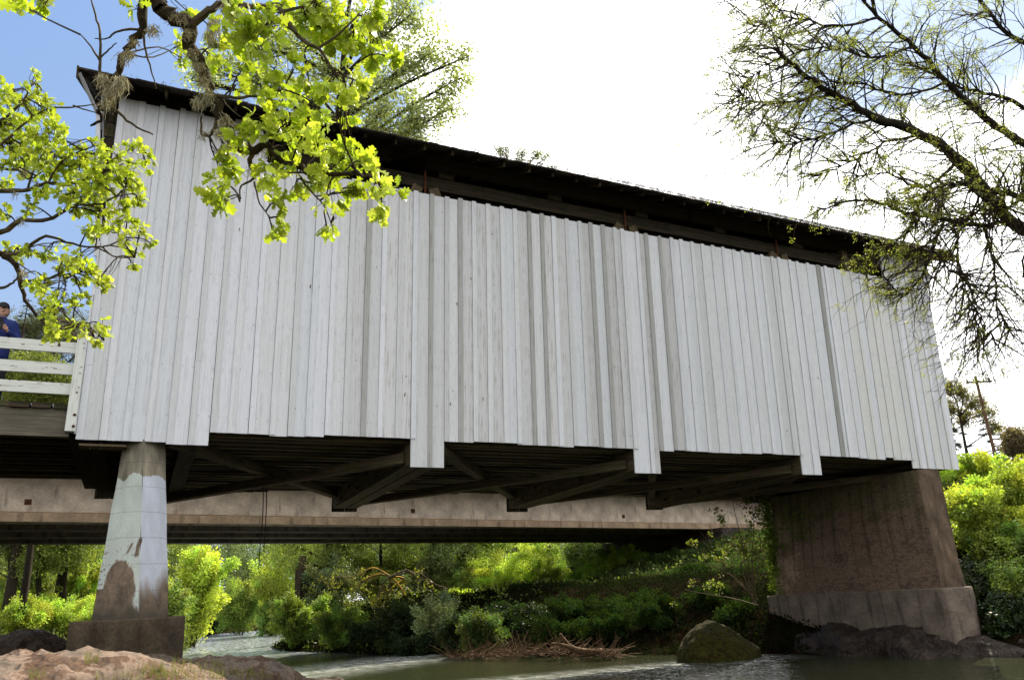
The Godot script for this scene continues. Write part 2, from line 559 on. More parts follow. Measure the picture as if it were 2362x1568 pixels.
func sky_material(to_sun: Vector3) -> PanoramaSkyMaterial:
	var w := 1024
	var h := 512
	var f := FastNoiseLite.new()
	f.seed = 5
	f.noise_type = FastNoiseLite.TYPE_SIMPLEX_SMOOTH
	f.frequency = 0.9
	f.fractal_octaves = 6
	f.fractal_gain = 0.5
	var data := PackedFloat32Array()
	data.resize(w * h * 3)
	for y in h:
		var up := PI * (0.5 - (y + 0.5) / h)
		var sy := sin(up)
		var cy := cos(up)
		for x in w:
			var a := TAU * (x + 0.5) / w
			var d := Vector3(sin(a) * cy, sy, -cos(a) * cy)
			var c := Vector3(0.55, 0.66, 0.80)
			if sy > -0.02:
				var k := pow(1.0 - maxf(sy, 0.0), 2.2)
				c = Vector3(0.095, 0.172, 0.335).lerp(Vector3(0.29, 0.355, 0.43), k)
				var cs := d.dot(to_sun)
				c += Vector3(1, 0.97, 0.92) * 0.25 * pow(maxf(cs, 0.0), 6.0)
				# broken cumulus with a wide blue gap to the north-west
				var q := Vector3(d.x, 0, d.z) / (maxf(sy, 0.0) + 0.28)
				var nz := f.get_noise_3d(q.x * 0.95 + 3.1, sy * 0.6, q.z * 0.95 - 1.7)
				var gap := smoothstep(0.70, 0.97, d.dot(Vector3(-0.30, 0.42, -0.855)) + 0.42 * nz)
				var cov := smoothstep(-0.06, 0.12, nz + 0.31 - 0.90 * gap)  # cover also lies out of view, where it lights the shaded siding
				var lit := 0.86 + 0.75 * pow(maxf(cs, 0.0), 3.0) + 0.18 * (f.get_noise_3d(q.x * 2.0, 5.0, q.z * 2.0))
				c = c.lerp(Vector3(1.0, 1.0, 1.01) * lit, cov)
			else:
				c = Vector3(0.18, 0.18, 0.15)
			var i := (y * w + x) * 3
			data[i] = c.x
			data[i + 1] = c.y
			data[i + 2] = c.z
	var m := PanoramaSkyMaterial.new()
	m.panorama = ImageTexture.create_from_image(Image.create_from_data(w, h, false, Image.FORMAT_RGBF, data.to_byte_array()))
	return m


# ---------------------------------------------------------------- ground and river
func along(pts: Array, z: float) -> float:
	if z >= pts[0].x:
		return pts[0].y
	for i in range(1, pts.size()):
		if z >= pts[i].x:
			return lerpf(pts[i].y, pts[i - 1].y, (z - pts[i].x) / (pts[i - 1].x - pts[i].x))
	return pts[pts.size() - 1].y

const LEFT := [Vector2(40, 5), Vector2(15, 3.6), Vector2(8, 3.0), Vector2(3, 2.7), Vector2(0, 2.4), Vector2(-4, 1.9), Vector2(-10, 1.6), Vector2(-30, 2.4), Vector2(-45, 4.6), Vector2(-60, 6.0), Vector2(-90, 8.0), Vector2(-110, 14), Vector2(-200, 120)]
const RIGHT := [Vector2(40, 30), Vector2(22, 22), Vector2(5, 19.3), Vector2(1, 19.0), Vector2(-4.5, 17.6), Vector2(-8.5, 15.4), Vector2(-16, 12.2), Vector2(-28, 9.2), Vector2(-35, 8.4), Vector2(-45, 10.0), Vector2(-60, 15), Vector2(-90, 26), Vector2(-110, 50), Vector2(-200, 200)]

func bed(x: float, z: float) -> float:       # metres inside (+) or outside (-) the water's edge
	return minf(x - along(LEFT, z), along(RIGHT, z) - x)

func height(x: float, z: float) -> float:
	var d := bed(x, z)
	var wav := 0.12 * sin(x * 0.9 + z * 0.4) + 0.10 * sin(x * 0.37 - z * 0.71)
	if d > 0.0:
		return WATER - minf(0.12 + d * 0.35, 0.9)
	d = -d
	if x - along(LEFT, z) < 0.0:
		return WATER - 0.1 + minf(d * 0.4, 0.8) + clampf(d - 2.0, 0, 8) * 0.16 + clampf(d - 10.0, 0, 25) * 0.09 + wav * clampf(d, 0, 1)
	var near := smoothstep(-8.0, -5.0, z)
	return WATER - 0.1 + minf(d * lerpf(0.36, 0.62, near), lerpf(2.4, 4.8, maxf(near, smoothstep(22.0, 34.0, x)))) + wav * clampf(d, 0, 1)

func build_ground() -> void:
	var mb := MB.new()
	mb.colored = true
	var cols := 150
	var rows := 150
	var pts := PackedVector3Array()
	for r in rows:
		var tz := float(r) / (rows - 1) * 2.0 - 1.0
		for k in cols:
			var tx := float(k) / (cols - 1) * 2.0 - 1.0
			var x := 9.0 + 55.0 * tx + 740.0 * pow(absf(tx), 7.0) * signf(tx)
			var z := -18.0 + 60.0 * tz + 740.0 * pow(absf(tz), 7.0) * signf(tz)
			pts.append(Vector3(x, height(x, z), z))
	mb.grid(pts, cols)
	struct("ground", mb.mesh(M.soil))

func strip(p: Vector2, a: Vector2, b: Vector2) -> float:
	var t := clampf((p - a).dot(b - a) / (b - a).length_squared(), 0, 1)
	return p.distance_to(a.lerp(b, t))

func build_river() -> void:
	var f := FastNoiseLite.new()
	f.seed = 31
	f.frequency = 0.55
	f.fractal_octaves = 4
	var g := FastNoiseLite.new()
	g.seed = 32
	g.frequency = 1.0
	g.fractal_octaves = 4
	var mb := MB.new()
	mb.colored = true
	var rows := 520
	var cols := 190
	var pts := PackedVector3Array()
	var cs := PackedColorArray()
	for r in rows:
		var t := float(r) / (rows - 1)
		var z := 24.0 - 62.0 * t - 82.0 * t * t * t * t
		var xl := along(LEFT, z) - 1.5
		var xr := along(RIGHT, z) + 1.5
		for k in cols:
			var x := lerpf(xl, xr, float(k) / (cols - 1))
			# riffles and painted glitter: rough water upstream, a pale tongue below it and another off the brown pier
			var q := Vector2(x, z)
			var far := smoothstep(-20.0, -30.0, z)
			var t1 := 1.0 - smoothstep(0.6, 4.2, strip(q, Vector2(4.6, -13.2), Vector2(12.2, -18.0)))
			var t2 := 1.0 - smoothstep(0.15, 1.7, strip(q, Vector2(16.6, -4.0), Vector2(9.0, -5.2)))
			var rough := clampf(0.16 + far * 0.9 + maxf(t1, t2) * 0.6, 0, 1)
			var y := f.get_noise_2d(x * 2.2, z * 1.3) * 0.04 * rough + g.get_noise_2d(x * 4.0, z * 3.0) * 0.03 * rough
			pts.append(Vector3(x, WATER + y, z))
			var nz := g.get_noise_2d(x * 2.2 + 40.0, z * 1.1) * 0.6 + g.get_noise_2d(x * 7.0, z * 3.0 + 9.0) * 0.5
			var foam_glint := clampf(maxf(maxf(t1 * 0.58, t2 * 0.42), far * 0.52) + nz * 1.1 * maxf(far, maxf(t1, t2)), 0, 1)  # foam, with glitter and sunlit water painted in as pale colour
			cs.append(Color(0.024, 0.028, 0.014).lerp(Color(0.48, 0.50, 0.47).lerp(Color(0.52, 0.57, 0.63), far), foam_glint * 0.85))
	mb.grid(pts, cols)
	mb.c = cs
	struct("river", mb.mesh(M.water))


# ---------------------------------------------------------------- covered bridge
const LENGTH := 21.09
const WIDE := 6.5
const DROPS := [[0.0, 1.93, -0.03], [5.43, 6.10, -0.335], [10.43, 11.10, -0.35], [15.26, 15.90, -0.295], [19.23, 21.09, -0.06]]
const PANELS := [0.95, 5.76, 10.77, 15.58, 20.2]

func board_bottom(x: float) -> float:
	for d in DROPS:
		if x > d[0] and x < d[1]:
			return d[2]
	return 9.0

func build_covered_bridge() -> void:
	var br := thing("covered_bridge", "weathered white covered wooden bridge with vertical board siding spanning the river", "bridge")
	var tilt := Transform3D(Basis(Vector3.RIGHT, atan(LEAN)), Vector3.ZERO)
	# siding: boards 32 cm apart, their ends snapped to the drops that cover the floor beams
	var edges := PackedFloat32Array()
	for i in 67:
		var e := LENGTH * i / 66.0 + (rnd(-0.02, 0.02) if i > 0 and i < 66 else 0.0)
		for d in DROPS:
			for s in 2:
				if absf(e - d[s]) < 0.165:
					e = d[s]
		edges.append(e)
	var wav := 0.0
	var bottoms := []
	for i in 66:
		var mid := (edges[i] + edges[i + 1]) * 0.5
		if i % 3 == 0 or rng.randf() < 0.3:
			wav = rnd(-0.03, 0.03)
		var y0 := board_bottom(mid)
		if y0 > 1.0:
			y0 = 0.165 + wav
		elif mid < 1.93 and mid > 1.2:
			y0 -= 0.03
		bottoms.append(y0)
	for near in [true, false]:
		var z0 := 0.0 if near else -WIDE
		for i in 66:
			var w := edges[i + 1] - edges[i]
			var mid := (edges[i] + edges[i + 1]) * 0.5
			var full := mid < 2.45 or mid > 19.3
			var top := 6.0 + rnd(-0.02, 0.02) if full else 5.24 + rnd(-0.012, 0.012)
			var y0: float = bottoms[i]
			var worn := mid > 4.2 and mid < 11.8
			var pick := rng.randi_range(0, 3)
			if worn and rng.randf() < 0.55:
				pick = [4, 5, 4, 8, 5][rng.randi_range(0, 4)]
			if i == 34 or i == 36:
				pick = 8
			if mid > 17.5 and rng.randf() < 0.7:
				pick = 9
			var mb := MB.new()
			var g := 0.008
			mb.box(Transform3D(), Vector3(w - g, top - y0, 0.025), Vector2(rnd(0, 3), rnd(0, 3)))
			part("siding_board", mb.mesh(M.boards[pick] if near else (M.timber_dark if i % 3 else M.timber)), br, Transform3D(Basis(), Vector3(mid, 0, z0)) * tilt * Transform3D(Basis(Vector3.FORWARD, rnd(-0.0012, 0.0012)) * Basis(Vector3.UP, rnd(-0.012, 0.012)), Vector3(0, (top + y0) * 0.5, rnd(-0.004, 0.004))))
			if not near:
				continue
			# a batten over each joint
			var by: float = maxf(y0, bottoms[maxi(i - 1, 0)])
			if by < 0.0:
				by = minf(y0, bottoms[maxi(i - 1, 0)])
			var bw := rnd(0.088, 0.105)
			var bx := edges[i] + bw * 0.5
			var bp := rng.randi_range(0, 3)
			if worn and rng.randf() < 0.36:
				bp = [6, 7, 8, 6][rng.randi_range(0, 3)]
			if mid > 16.5 and mid < 16.9:
				bp = 7
				bw = 0.15
				bx = edges[i] + bw * 0.5
			if mid > 17.5:
				bp = 9 if rng.randf() < 0.6 else 2
			var bt := top + 0.022
			var splits := [by, bt]
			if rng.randf() < 0.22 and not (mid > 16.5 and mid < 16.9):
				splits = [by, by + rnd(0.8, 2.4), bt]
			for s in splits.size() - 1:
				var a: float = splits[s] + (0.003 if s else 0.0)
				var b: float = splits[s + 1]
				if s == 1 and rng.randf() < 0.7:
					bp = [0, 1, 3][rng.randi_range(0, 2)]
				mb = MB.new()
				mb.box(Transform3D(), Vector3(bw, b - a, 0.021), Vector2(rnd(0, 3), rnd(0, 3)))
				part("batten", mb.mesh(M.boards[bp]), br, Transform3D(Basis(), Vector3(bx, 0, z0)) * tilt * Transform3D(Basis(Vector3.FORWARD, rnd(-0.0015, 0.0015)), Vector3(0, (a + b) * 0.5, 0.0235)))
	# knots and chips in the paint
	var kn := MB.new()
	for i in 46:
		var x := rnd(1.0, 18.5)
		var y := rnd(0.4, 4.9)
		if i < 9:
			x = rnd(5.3, 6.4)
			y = rnd(0.8, 1.7)
		var hh := rnd(0.008, 0.02)
		kn.box(tilt * Transform3D(Basis(Vector3.BACK, rnd(-0.3, 0.3)), Vector3(x, y, 0.0135)), Vector3(hh, hh * rnd(1.0, 5.0), 0.004))
	var nl := MB.new()
	for i in 66:
		for y in [0.42, 1.25, 2.1, 2.95, 3.8, 4.6, 5.12]:
			for s in 2:
				if rng.randf() < 0.2:
					continue
				var x := lerpf(edges[i] + 0.13, edges[i + 1] - 0.03, s) + rnd(-0.01, 0.01)
				nl.box(tilt * Transform3D(Basis(), Vector3(x, y + rnd(-0.02, 0.02), 0.0145)), Vector3(0.009, 0.011, 0.004))
	part("nails", nl.mesh(M.rust), br).set_meta("kind", "stuff")
	var kp := part("paint_chips", kn.mesh(M.timber_light), br)
	kp.set_meta("kind", "stuff")

	# roof: rafters, boarding, shingles
	var slope := 0.5
	var eave := 1.0
	var yt := 6.06                       # top of the boarding at the eave
	var ridge_z := -WIDE * 0.5 + 0.25
	var run := eave - ridge_z
	var yr := yt + run * slope
	var x0 := -0.60
	var x1 := 21.72
	for side in 2:
		var sg := 1.0 if side == 0 else -1.0
		for i in 38:
			var x := x0 + 0.12 + (x1 - x0 - 0.24) * i / 37.0 + rnd(-0.03, 0.03)
			var mb := MB.new()
			var drop := 0.10
			var ze := ridge_z + sg * (run - 0.07 + rnd(-0.02, 0.02))
			mb.bar(Vector3(x, yt - drop + 0.035, ze), Vector3(x, yr - drop, ridge_z), 0.05, 0.14, Vector3.UP, Vector2(rnd(0, 3), rnd(0, 3)))
			part("rafter", mb.mesh(M.timber_dark if rng.randf() < 0.6 else M.timber), br)
		for i in 11:
			var k := (i + 0.5) / 11.0
			var mb := MB.new()
			var p := Vector3(0, lerpf(yt, yr, k), ridge_z + sg * run * (1.0 - k))
			mb.box(Transform3D(Basis(Vector3.RIGHT, sg * atan(slope)), Vector3((x0 + x1) * 0.5, p.y, p.z)), Vector3(x1 - x0 - 0.01, 0.022, run * 1.118 / 11.0 - 0.012), Vector2(rnd(0, 3), rnd(0, 3)))
			part("roof_board", mb.mesh(M.timber_dark), br)
	# three courses of single shakes along the near eave, the rest laid as one
	var sh := []
	for k in 9:
		var mb := MB.new()
		var w := 0.12 + 0.02 * (k % 5)
		var b := Basis(Vector3.FORWARD, rnd(-0.02, 0.02))
		mb.box(Transform3D(b, Vector3.ZERO), Vector3(w, rnd(0.014, 0.026), 0.42), Vector2(rnd(0, 3), rnd(0, 3)))
		sh.append([mb.mesh(M.shingle[k % 3]), w])
	var tilt_r := Basis(Vector3.RIGHT, atan(slope))
	for course in 2:
		var x := x0 - 0.02
		while x < x1 + 0.02:
			var s = sh[rng.randi_range(0, 8)]
			var q := rnd(-0.03, 0.035)
			part("shingle", s[0], br, Transform3D(tilt_r * Basis(Vector3.RIGHT, -0.06 + rnd(-0.02, 0.04)) * Basis(Vector3.UP, rnd(-0.05, 0.05)), Vector3(x + s[1] * 0.5, yt + 0.035 + course * 0.105 + rnd(-0.008, 0.014) - q * slope, eave - 0.13 - course * 0.17 + q)))
			x += s[1] + rnd(-0.004, 0.006)
	var xfs := []
	var cols := PackedColorArray()
	for side in 2:
		var sg := 1.0 if side == 0 else -1.0
		var courses := 22
		for course in range(2 if side == 0 else 0, courses):
			var x := x0 - 0.02
			while x < x1:
				var w := rnd(0.16, 0.24)
				var z := ridge_z + sg * (run - 0.13 - course * 0.171 + rnd(-0.02, 0.02))
				var y := yt + 0.035 + course * 0.0855 + 0.02 + rnd(-0.006, 0.01)
				xfs.append(Transform3D(Basis(Vector3.RIGHT, sg * (atan(slope) - 0.06)) * Basis(Vector3.UP, rnd(-0.04, 0.04)), Vector3(x + w * 0.5, y, z)))
				var g := rnd(0.6, 1.3)
				cols.append(Color(g, g, g))
				x += 0.185
	var one := MB.new()
	one.box(Transform3D(), Vector3(0.19, 0.02, 0.42))
	scatter("shingle_courses", one.mesh(M.shingle[0]), xfs, cols, br)
	# moss and needles lying along the eave, thicker to the right
	var clump := leaf_spray(14, 0.035, 0.016, 0.05, M.ivy_leaf)
	xfs = []
	cols = PackedColorArray()
	for i in 3600:
		var k := pow(rng.randf(), 0.42)
		var x := lerpf(x0, x1 + 0.05, k)
		var dz := absf(rnd(0, 1)) * rnd(0, 1) * 0.5
		var p := Vector3(x, yt + 0.03 + dz * slope, eave + 0.07 - dz)
		xfs.append(Transform3D(rbasis().scaled(Vector3.ONE * rnd(0.3, 0.75)), p))
		cols.append(Color(0.06, 0.038, 0.02).lerp(Color(0.14, 0.15, 0.03), smoothstep(0.62, 0.98, k) * rnd(0.3, 1.0)) * rnd(0.5, 1.2))
	scatter("eave_moss", clump, xfs, cols, br)

	# barge boards at both roof ends
	for e in 2:
		var x := x0 - 0.025 if e == 0 else x1 + 0.025
		for side in 2:
			var sg := 1.0 if side == 0 else -1.0
			var mb := MB.new()
			mb.bar(Vector3(x, yt - 0.09, ridge_z + sg * run), Vector3(x, yr - 0.09, ridge_z), 0.035, 0.2)
			part("barge_board", mb.mesh(M.timber if e == 0 else M.timber_light), br)
	# left portal: a boarded gable that leans out towards its top, white outside, bare boards inside
	for e in 2:
		var top_out := -0.28 if e == 0 else 0.05
		var bx := 0.0 if e == 0 else LENGTH
		var nb := 24
		for i in nb:
			var za := lerpf(0.55, -WIDE - 0.05, float(i) / nb)
			var zb := lerpf(0.55, -WIDE - 0.05, float(i + 1) / nb) + 0.012
			var zm := (za + zb) * 0.5
			var over := minf(yr - 0.2, yt - 0.18 + (run - absf(zm - ridge_z)) * slope)
			var arch := 3.3 + 1.1 * (1.0 - pow(absf(zm - ridge_z) / (WIDE * 0.5), 4.0))
			var low := arch if i > 2 and i < nb - 2 else 3.3 + 0.5 * maxf(0.0, zm)
			if zm > -0.03:
				low = clampf((zm + 0.04) / LEAN + 0.4, 0.6, 5.4)
			elif i <= 2 or i >= nb - 2:
				low = 0.6
			var k0 := clampf((low - 3.2) / 2.8, 0, 1) * top_out
			var k1 := clampf((over - 3.2) / 2.8, 0, 1) * top_out
			var mb := MB.new()
			if low < 3.2:
				mb.box(Transform3D(Basis(), Vector3(bx - 0.012, (low + 3.3) * 0.5, zm)), Vector3(0.024, 3.3 - low, za - zb - 0.004))
				mb.bar(Vector3(bx - 0.012, 3.3, zm), Vector3(bx + k1 - 0.012, over, zm), za - zb - 0.004, 0.024, Vector3.RIGHT)
			else:
				mb.bar(Vector3(bx + k0 - 0.012, low, zm), Vector3(bx + k1 - 0.012, over, zm), za - zb - 0.004, 0.024, Vector3.RIGHT)
			part("portal_board", mb.mesh(M.boards[rng.randi_range(0, 3)]), br)
	# the bare inner boards of the portal's side and its white edge strips
	for i in 9:
		var y0 := 3.3 + i * 0.28
		var o0 := (y0 - 3.2) / 2.8 * 0.27
		var mb := MB.new()
		mb.box(Transform3D(Basis(), Vector3(-o0 * 0.5 + 0.01, y0 + 0.13, y0 * LEAN - 0.10)), Vector3(maxf(o0, 0.03), 0.26, 0.022), Vector2(i * 0.3, 0))
		part("inner_board", mb.mesh(M.timber if i % 2 else M.timber_dark), br)
	for s in 2:
		var mb := MB.new()
		if s == 0:
			mb.bar(Vector3(-0.045, 3.0, 3.0 * LEAN + 0.0), Vector3(-0.30, 5.6, 5.6 * LEAN), 0.04, 0.07, Vector3.RIGHT)
		else:
			mb.bar(Vector3(-0.30, 5.58, 0.45), Vector3(-0.60, 5.97, 0.98), 0.05, 0.05, Vector3.RIGHT)
		part("edge_strip", mb.mesh(M.boards[0]), br)
	var es := MB.new()
	es.bar(Vector3(-0.022, 0.05, 0.03), Vector3(-0.022, 3.25, 3.25 * LEAN + 0.03), 0.03, 0.06, Vector3.BACK)
	part("edge_strip", es.mesh(M.boards[2]), br)

	# truss behind the siding, on both sides
	for side in 2:
		var z := 0.05 if side == 0 else -WIDE + 0.25
		var kx := 1.0
		for piece in [[0.5, 7.1, 5.66, 0.30, -0.02], [7.1, 14.0, 5.66, 0.30, -0.02], [14.0, 20.6, 5.66, 0.30, -0.02]]:
			var mb := MB.new()
			mb.box(Transform3D(Basis(), Vector3((piece[0] + piece[1]) * 0.5, piece[2], z + 0.0)), Vector3(piece[1] - piece[0] - 0.01, piece[3], 0.24), Vector2(kx, 0))
			part("top_chord", mb.mesh(M.chord), br)
			kx += 0.7
		for piece in [[0.2, 5.0], [5.75, 12.6], [12.7, 20.9]]:
			var mb := MB.new()
			mb.box(Transform3D(Basis(), Vector3((piece[0] + piece[1]) * 0.5, 6.08, z + 0.22)), Vector3(piece[1] - piece[0], 0.24, 0.16), Vector2(kx, 0.4))
			part("wall_plate", mb.mesh(M.timber_dark), br)
			kx += 0.7
		for x in [1.2, 3.6, 6.25, 8.9, 11.3, 13.7, 16.4, 18.9]:
			var mb := MB.new()
			mb.box(Transform3D(Basis(), Vector3(x, 5.89, z + 0.02)), Vector3(0.34, 0.148, 0.26))
			part("splice_block", mb.mesh(M.timber_dark), br)
		for i in 5:
			var x: float = PANELS[i]
			for s in [-1.0, 1.0]:
				if (i == 0 and s < 0) or (i == 4 and s > 0):
					continue
				var mb := MB.new()
				mb.bar(Vector3(x + s * 0.16, 5.50, z + 0.1), Vector3(x + s * 2.35, 0.75, z - 0.26), 0.2, 0.22, Vector3.RIGHT, Vector2(i * 0.4, 0))
				part("diagonal_brace", mb.mesh(M.timber_light), br)
			var rod := MB.new()
			rod.tube(PackedVector3Array([Vector3(x, 0.3, z - 0.16), Vector3(x, 5.9, z + 0.17)]), PackedFloat32Array([0.025, 0.025]), 8)
			part("iron_rod", rod.mesh(M.rust), br)
		var lower := MB.new()
		lower.box(Transform3D(Basis(), Vector3(LENGTH * 0.5, 0.42, z - 0.24)), Vector3(LENGTH - 0.2, 0.42, 0.28))
		part("lower_chord", lower.mesh(M.timber_dark), br)
		for x in [18.05]:
			var mb := MB.new()
			mb.box(Transform3D(Basis(), Vector3(x, 5.5, z + 0.17)), Vector3(0.2, 0.95, 0.14))
			part("post", mb.mesh(M.timber_light), br)
	for x in PANELS:
		var mb := MB.new()
		mb.box(Transform3D(Basis(), Vector3(x, 5.93, -WIDE * 0.5 + 0.15)), Vector3(0.24, 0.2, WIDE - 0.5))
		part("tie_beam", mb.mesh(M.timber_dark), br)

	# floor: stringers, deck planks, beams, bracing
	for i in 19:
		var z := -0.30 - (WIDE - 0.55) * i / 18.0
		var mb := MB.new()
		mb.box(Transform3D(Basis(), Vector3(LENGTH * 0.5, 0.30 + rnd(-0.015, 0.015), z)), Vector3(LENGTH - 0.1, 0.26, 0.15 + rnd(-0.03, 0.03)), Vector2(rnd(0, 3), rnd(0, 3)))
		part("stringer", mb.mesh([M.timber, M.timber_dark, M.timber_light][rng.randi_range(0, 2)]), br)
	for i in 70:
		var x := 0.15 + 20.8 * (i + 0.5) / 70.0
		var mb := MB.new()
		mb.box(Transform3D(Basis(), Vector3(x, 0.475, -WIDE * 0.5)), Vector3(0.285, 0.07, WIDE - 0.1), Vector2(rnd(0, 3), 0))
		part("deck_plank", mb.mesh(M.timber_dark), br)
	for i in 5:
		var x: float = PANELS[i]
		for s in [-1.0, 1.0]:
			if i == 0 or i == 4:
				continue
			var mb := MB.new()
			mb.box(Transform3D(Basis(), Vector3(x + s * 0.165, -0.045, -WIDE * 0.5 + 0.02)), Vector3(0.29, 0.43, WIDE - 0.12), Vector2(s, i))
			var fb := part("floor_beam", mb.mesh(M.timber), br)
			if s < 0:
				for k in 7:
					var bolt := MB.new()
					bolt.disc(Vector3(x - 0.31, 0.05 if k % 2 else -0.13, -0.7 - k * 0.8), Vector3.LEFT, 0.045, 0.05)
					part("bolt", bolt.mesh(M.iron), fb)
	# lateral bracing: a cross in every bay
	for i in 4:
		var a: float = PANELS[i] + 0.3
		var b: float = PANELS[i + 1] - 0.3
		var mb := MB.new()
		mb.bar(Vector3(a + 0.1, 0.07, -0.35), Vector3(b, 0.07, -WIDE + 0.3), 0.2, 0.18)
		part("lateral_brace", mb.mesh(M.timber), br)
		mb = MB.new()
		mb.bar(Vector3(a, -0.115, -WIDE + 0.3), Vector3(b, -0.115, -0.35), 0.2, 0.18)
		part("lateral_brace", mb.mesh(M.timber), br)
	# sills on the piers
	for i in 2:
		for k in 3:
			var mb := MB.new()
			var x: float = ([0.25, 0.95, 1.65] if i == 0 else [19.6, 20.2, 20.8])[k]
			mb.box(Transform3D(Basis(), Vector3(x, 0.04, -WIDE * 0.5)), Vector3(0.28, 0.12, WIDE - 0.25))
			part("sill", mb.mesh(M.timber_dark), br)
	var sl := MB.new()
	sl.box(Transform3D(Basis(), Vector3(0.38, -0.10, -0.18)), Vector3(0.66, 0.035, 0.3))
	part("sill_board", sl.mesh(M.timber_light), br)
	for k in 4:
		var bolt := MB.new()
		bolt.disc(Vector3(0.2 + k * 0.15, -0.02, -0.12), Vector3.DOWN, 0.018, 0.13, 6)
		part("bolt", bolt.mesh(M.iron), br)


# ---------------------------------------------------------------- approach on the left with its railing
const WIDTH := 5.75

func build_approach() -> void:
	var ap := thing("approach_span", "dark timber approach deck joining the left end of the covered bridge", "bridge deck")
	for i in 34:
		var x := -0.24 - i * 0.272
		var mb := MB.new()
		mb.box(Transform3D(Basis(Vector3.UP, rnd(-0.006, 0.006)), Vector3(x, 0.472 + rnd(-0.012, 0.012), -WIDTH * 0.5 + rnd(-0.03, 0.03))), Vector3(0.255, 0.085, WIDTH + 0.16), Vector2(rnd(0, 3), 0))
		part("deck_plank", mb.mesh(M.timber_dark if rng.randf() < 0.5 else M.timber), ap)
	for k in 2:
		var mb := MB.new()
		mb.box(Transform3D(Basis(), Vector3(-4.75, 0.21 if k == 0 else 0.36, -0.03 if k == 0 else -WIDTH + 0.03)), Vector3(9.3, 0.43 if k == 0 else 0.13, 0.16), Vector2(k, 0))
		part("fascia_beam", mb.mesh(M.fascia), ap)
	for i in 17:
		var mb := MB.new()
		mb.box(Transform3D(Basis(), Vector3(-4.7, 0.365 + rnd(-0.02, 0.02), -0.3 - 5.0 * i / 16.0)), Vector3(9.2, 0.12, 0.13), Vector2(rnd(0, 3), 0))
		part("stringer", mb.mesh(M.timber_dark if i % 2 else M.timber), ap)
	var cap := MB.new()
	cap.box(Transform3D(Basis(), Vector3(0.0, 0.20, -2.85)), Vector3(0.30, 0.30, 5.4))
	part("cap_beam", cap.mesh(M.timber_dark), ap)
	for k in 2:
		var mb := MB.new()
		mb.box(Transform3D(Basis(), Vector3(-6.2 - k * 2.9, -1.6, -WIDTH * 0.5)), Vector3(0.3, 3.2, WIDTH - 0.4))
		part("timber_bent", mb.mesh(M.timber_dark), ap)

	for side in 2:
		var near := side == 0
		var z := 0.06 if near else -WIDTH - 0.02
		var rl := thing("railing", "white painted three-rail timber railing with bolted end post, left of the bridge siding" if near else "white timber railing along the far edge of the approach deck", "railing")
		for r in [[1.43, 0.18, 0.0], [1.065, 0.18, 0.015], [0.755, 0.18, -0.01]]:
			for piece in 2:
				var mb := MB.new()
				var xa := -0.155 if piece == 0 else -4.605
				mb.box(Transform3D(Basis(Vector3.BACK, r[2] * 0.3), Vector3(xa - 2.2, r[0], z)), Vector3(4.4, r[1], 0.045), Vector2(rnd(0, 3), rnd(0, 3)))
				part("rail", mb.mesh(M.trim), rl)
		for k in 5:
			var mb := MB.new()
			if k == 0:
				mb.box(Transform3D(Basis(), Vector3(-0.085, 0.83 if near else 1.07, z + 0.03)), Vector3(0.135, 1.53 if near else 1.05, 0.15), Vector2(0.3, 0.1))
			else:
				mb.box(Transform3D(Basis(), Vector3(-0.1 - k * 2.2, 0.85, z - 0.095)), Vector3(0.14, 1.4, 0.14), Vector2(k, 0.1))
			var post := part("post", mb.mesh(M.trim), rl)
			if k == 0 and near:
				for y in [1.50, 1.42, 1.10, 1.0, 0.77, 0.68, 0.32, 0.14]:
					var b := MB.new()
					b.disc(Vector3(-0.05 + rnd(-0.012, 0.012), y, z + 0.105), Vector3.BACK, 0.024 if y < 0.4 else 0.013, 0.012)
					part("bolt", b.mesh(M.rust if y == 0.68 or y < 0.4 else M.trim), post)
		if near:
			var b := MB.new()
			b.disc(Vector3(-0.40, 1.46, z + 0.0225), Vector3.BACK, 0.022, 0.012)
			part("bolt", b.mesh(M.rust), rl)
			var pc := MB.new()
			for i in 26:
				pc.box(Transform3D(Basis(Vector3.BACK, rnd(-0.2, 0.2)), Vector3(rnd(-1.6, -0.2), [1.51, 1.43, 1.06, 1.08, 0.83, 0.75][rng.randi_range(0, 5)] + rnd(-0.015, 0.015), z + 0.0235)), Vector3(rnd(0.01, 0.07), rnd(0.004, 0.012), 0.002))
			part("paint_chips", pc.mesh(M.timber_dark), rl).set_meta("kind", "stuff")
	var cu := thing("wheel_guard", "low white wheel guard board lying along the approach deck behind the railing", "kerb board")
	var mb2 := MB.new()
	mb2.box(Transform3D(Basis(), Vector3(-3.4, 0.62, -0.85)), Vector3(6.2, 0.17, 0.14), Vector2(0, 0.6))
	part("board", mb2.mesh(M.boards[0]), cu)


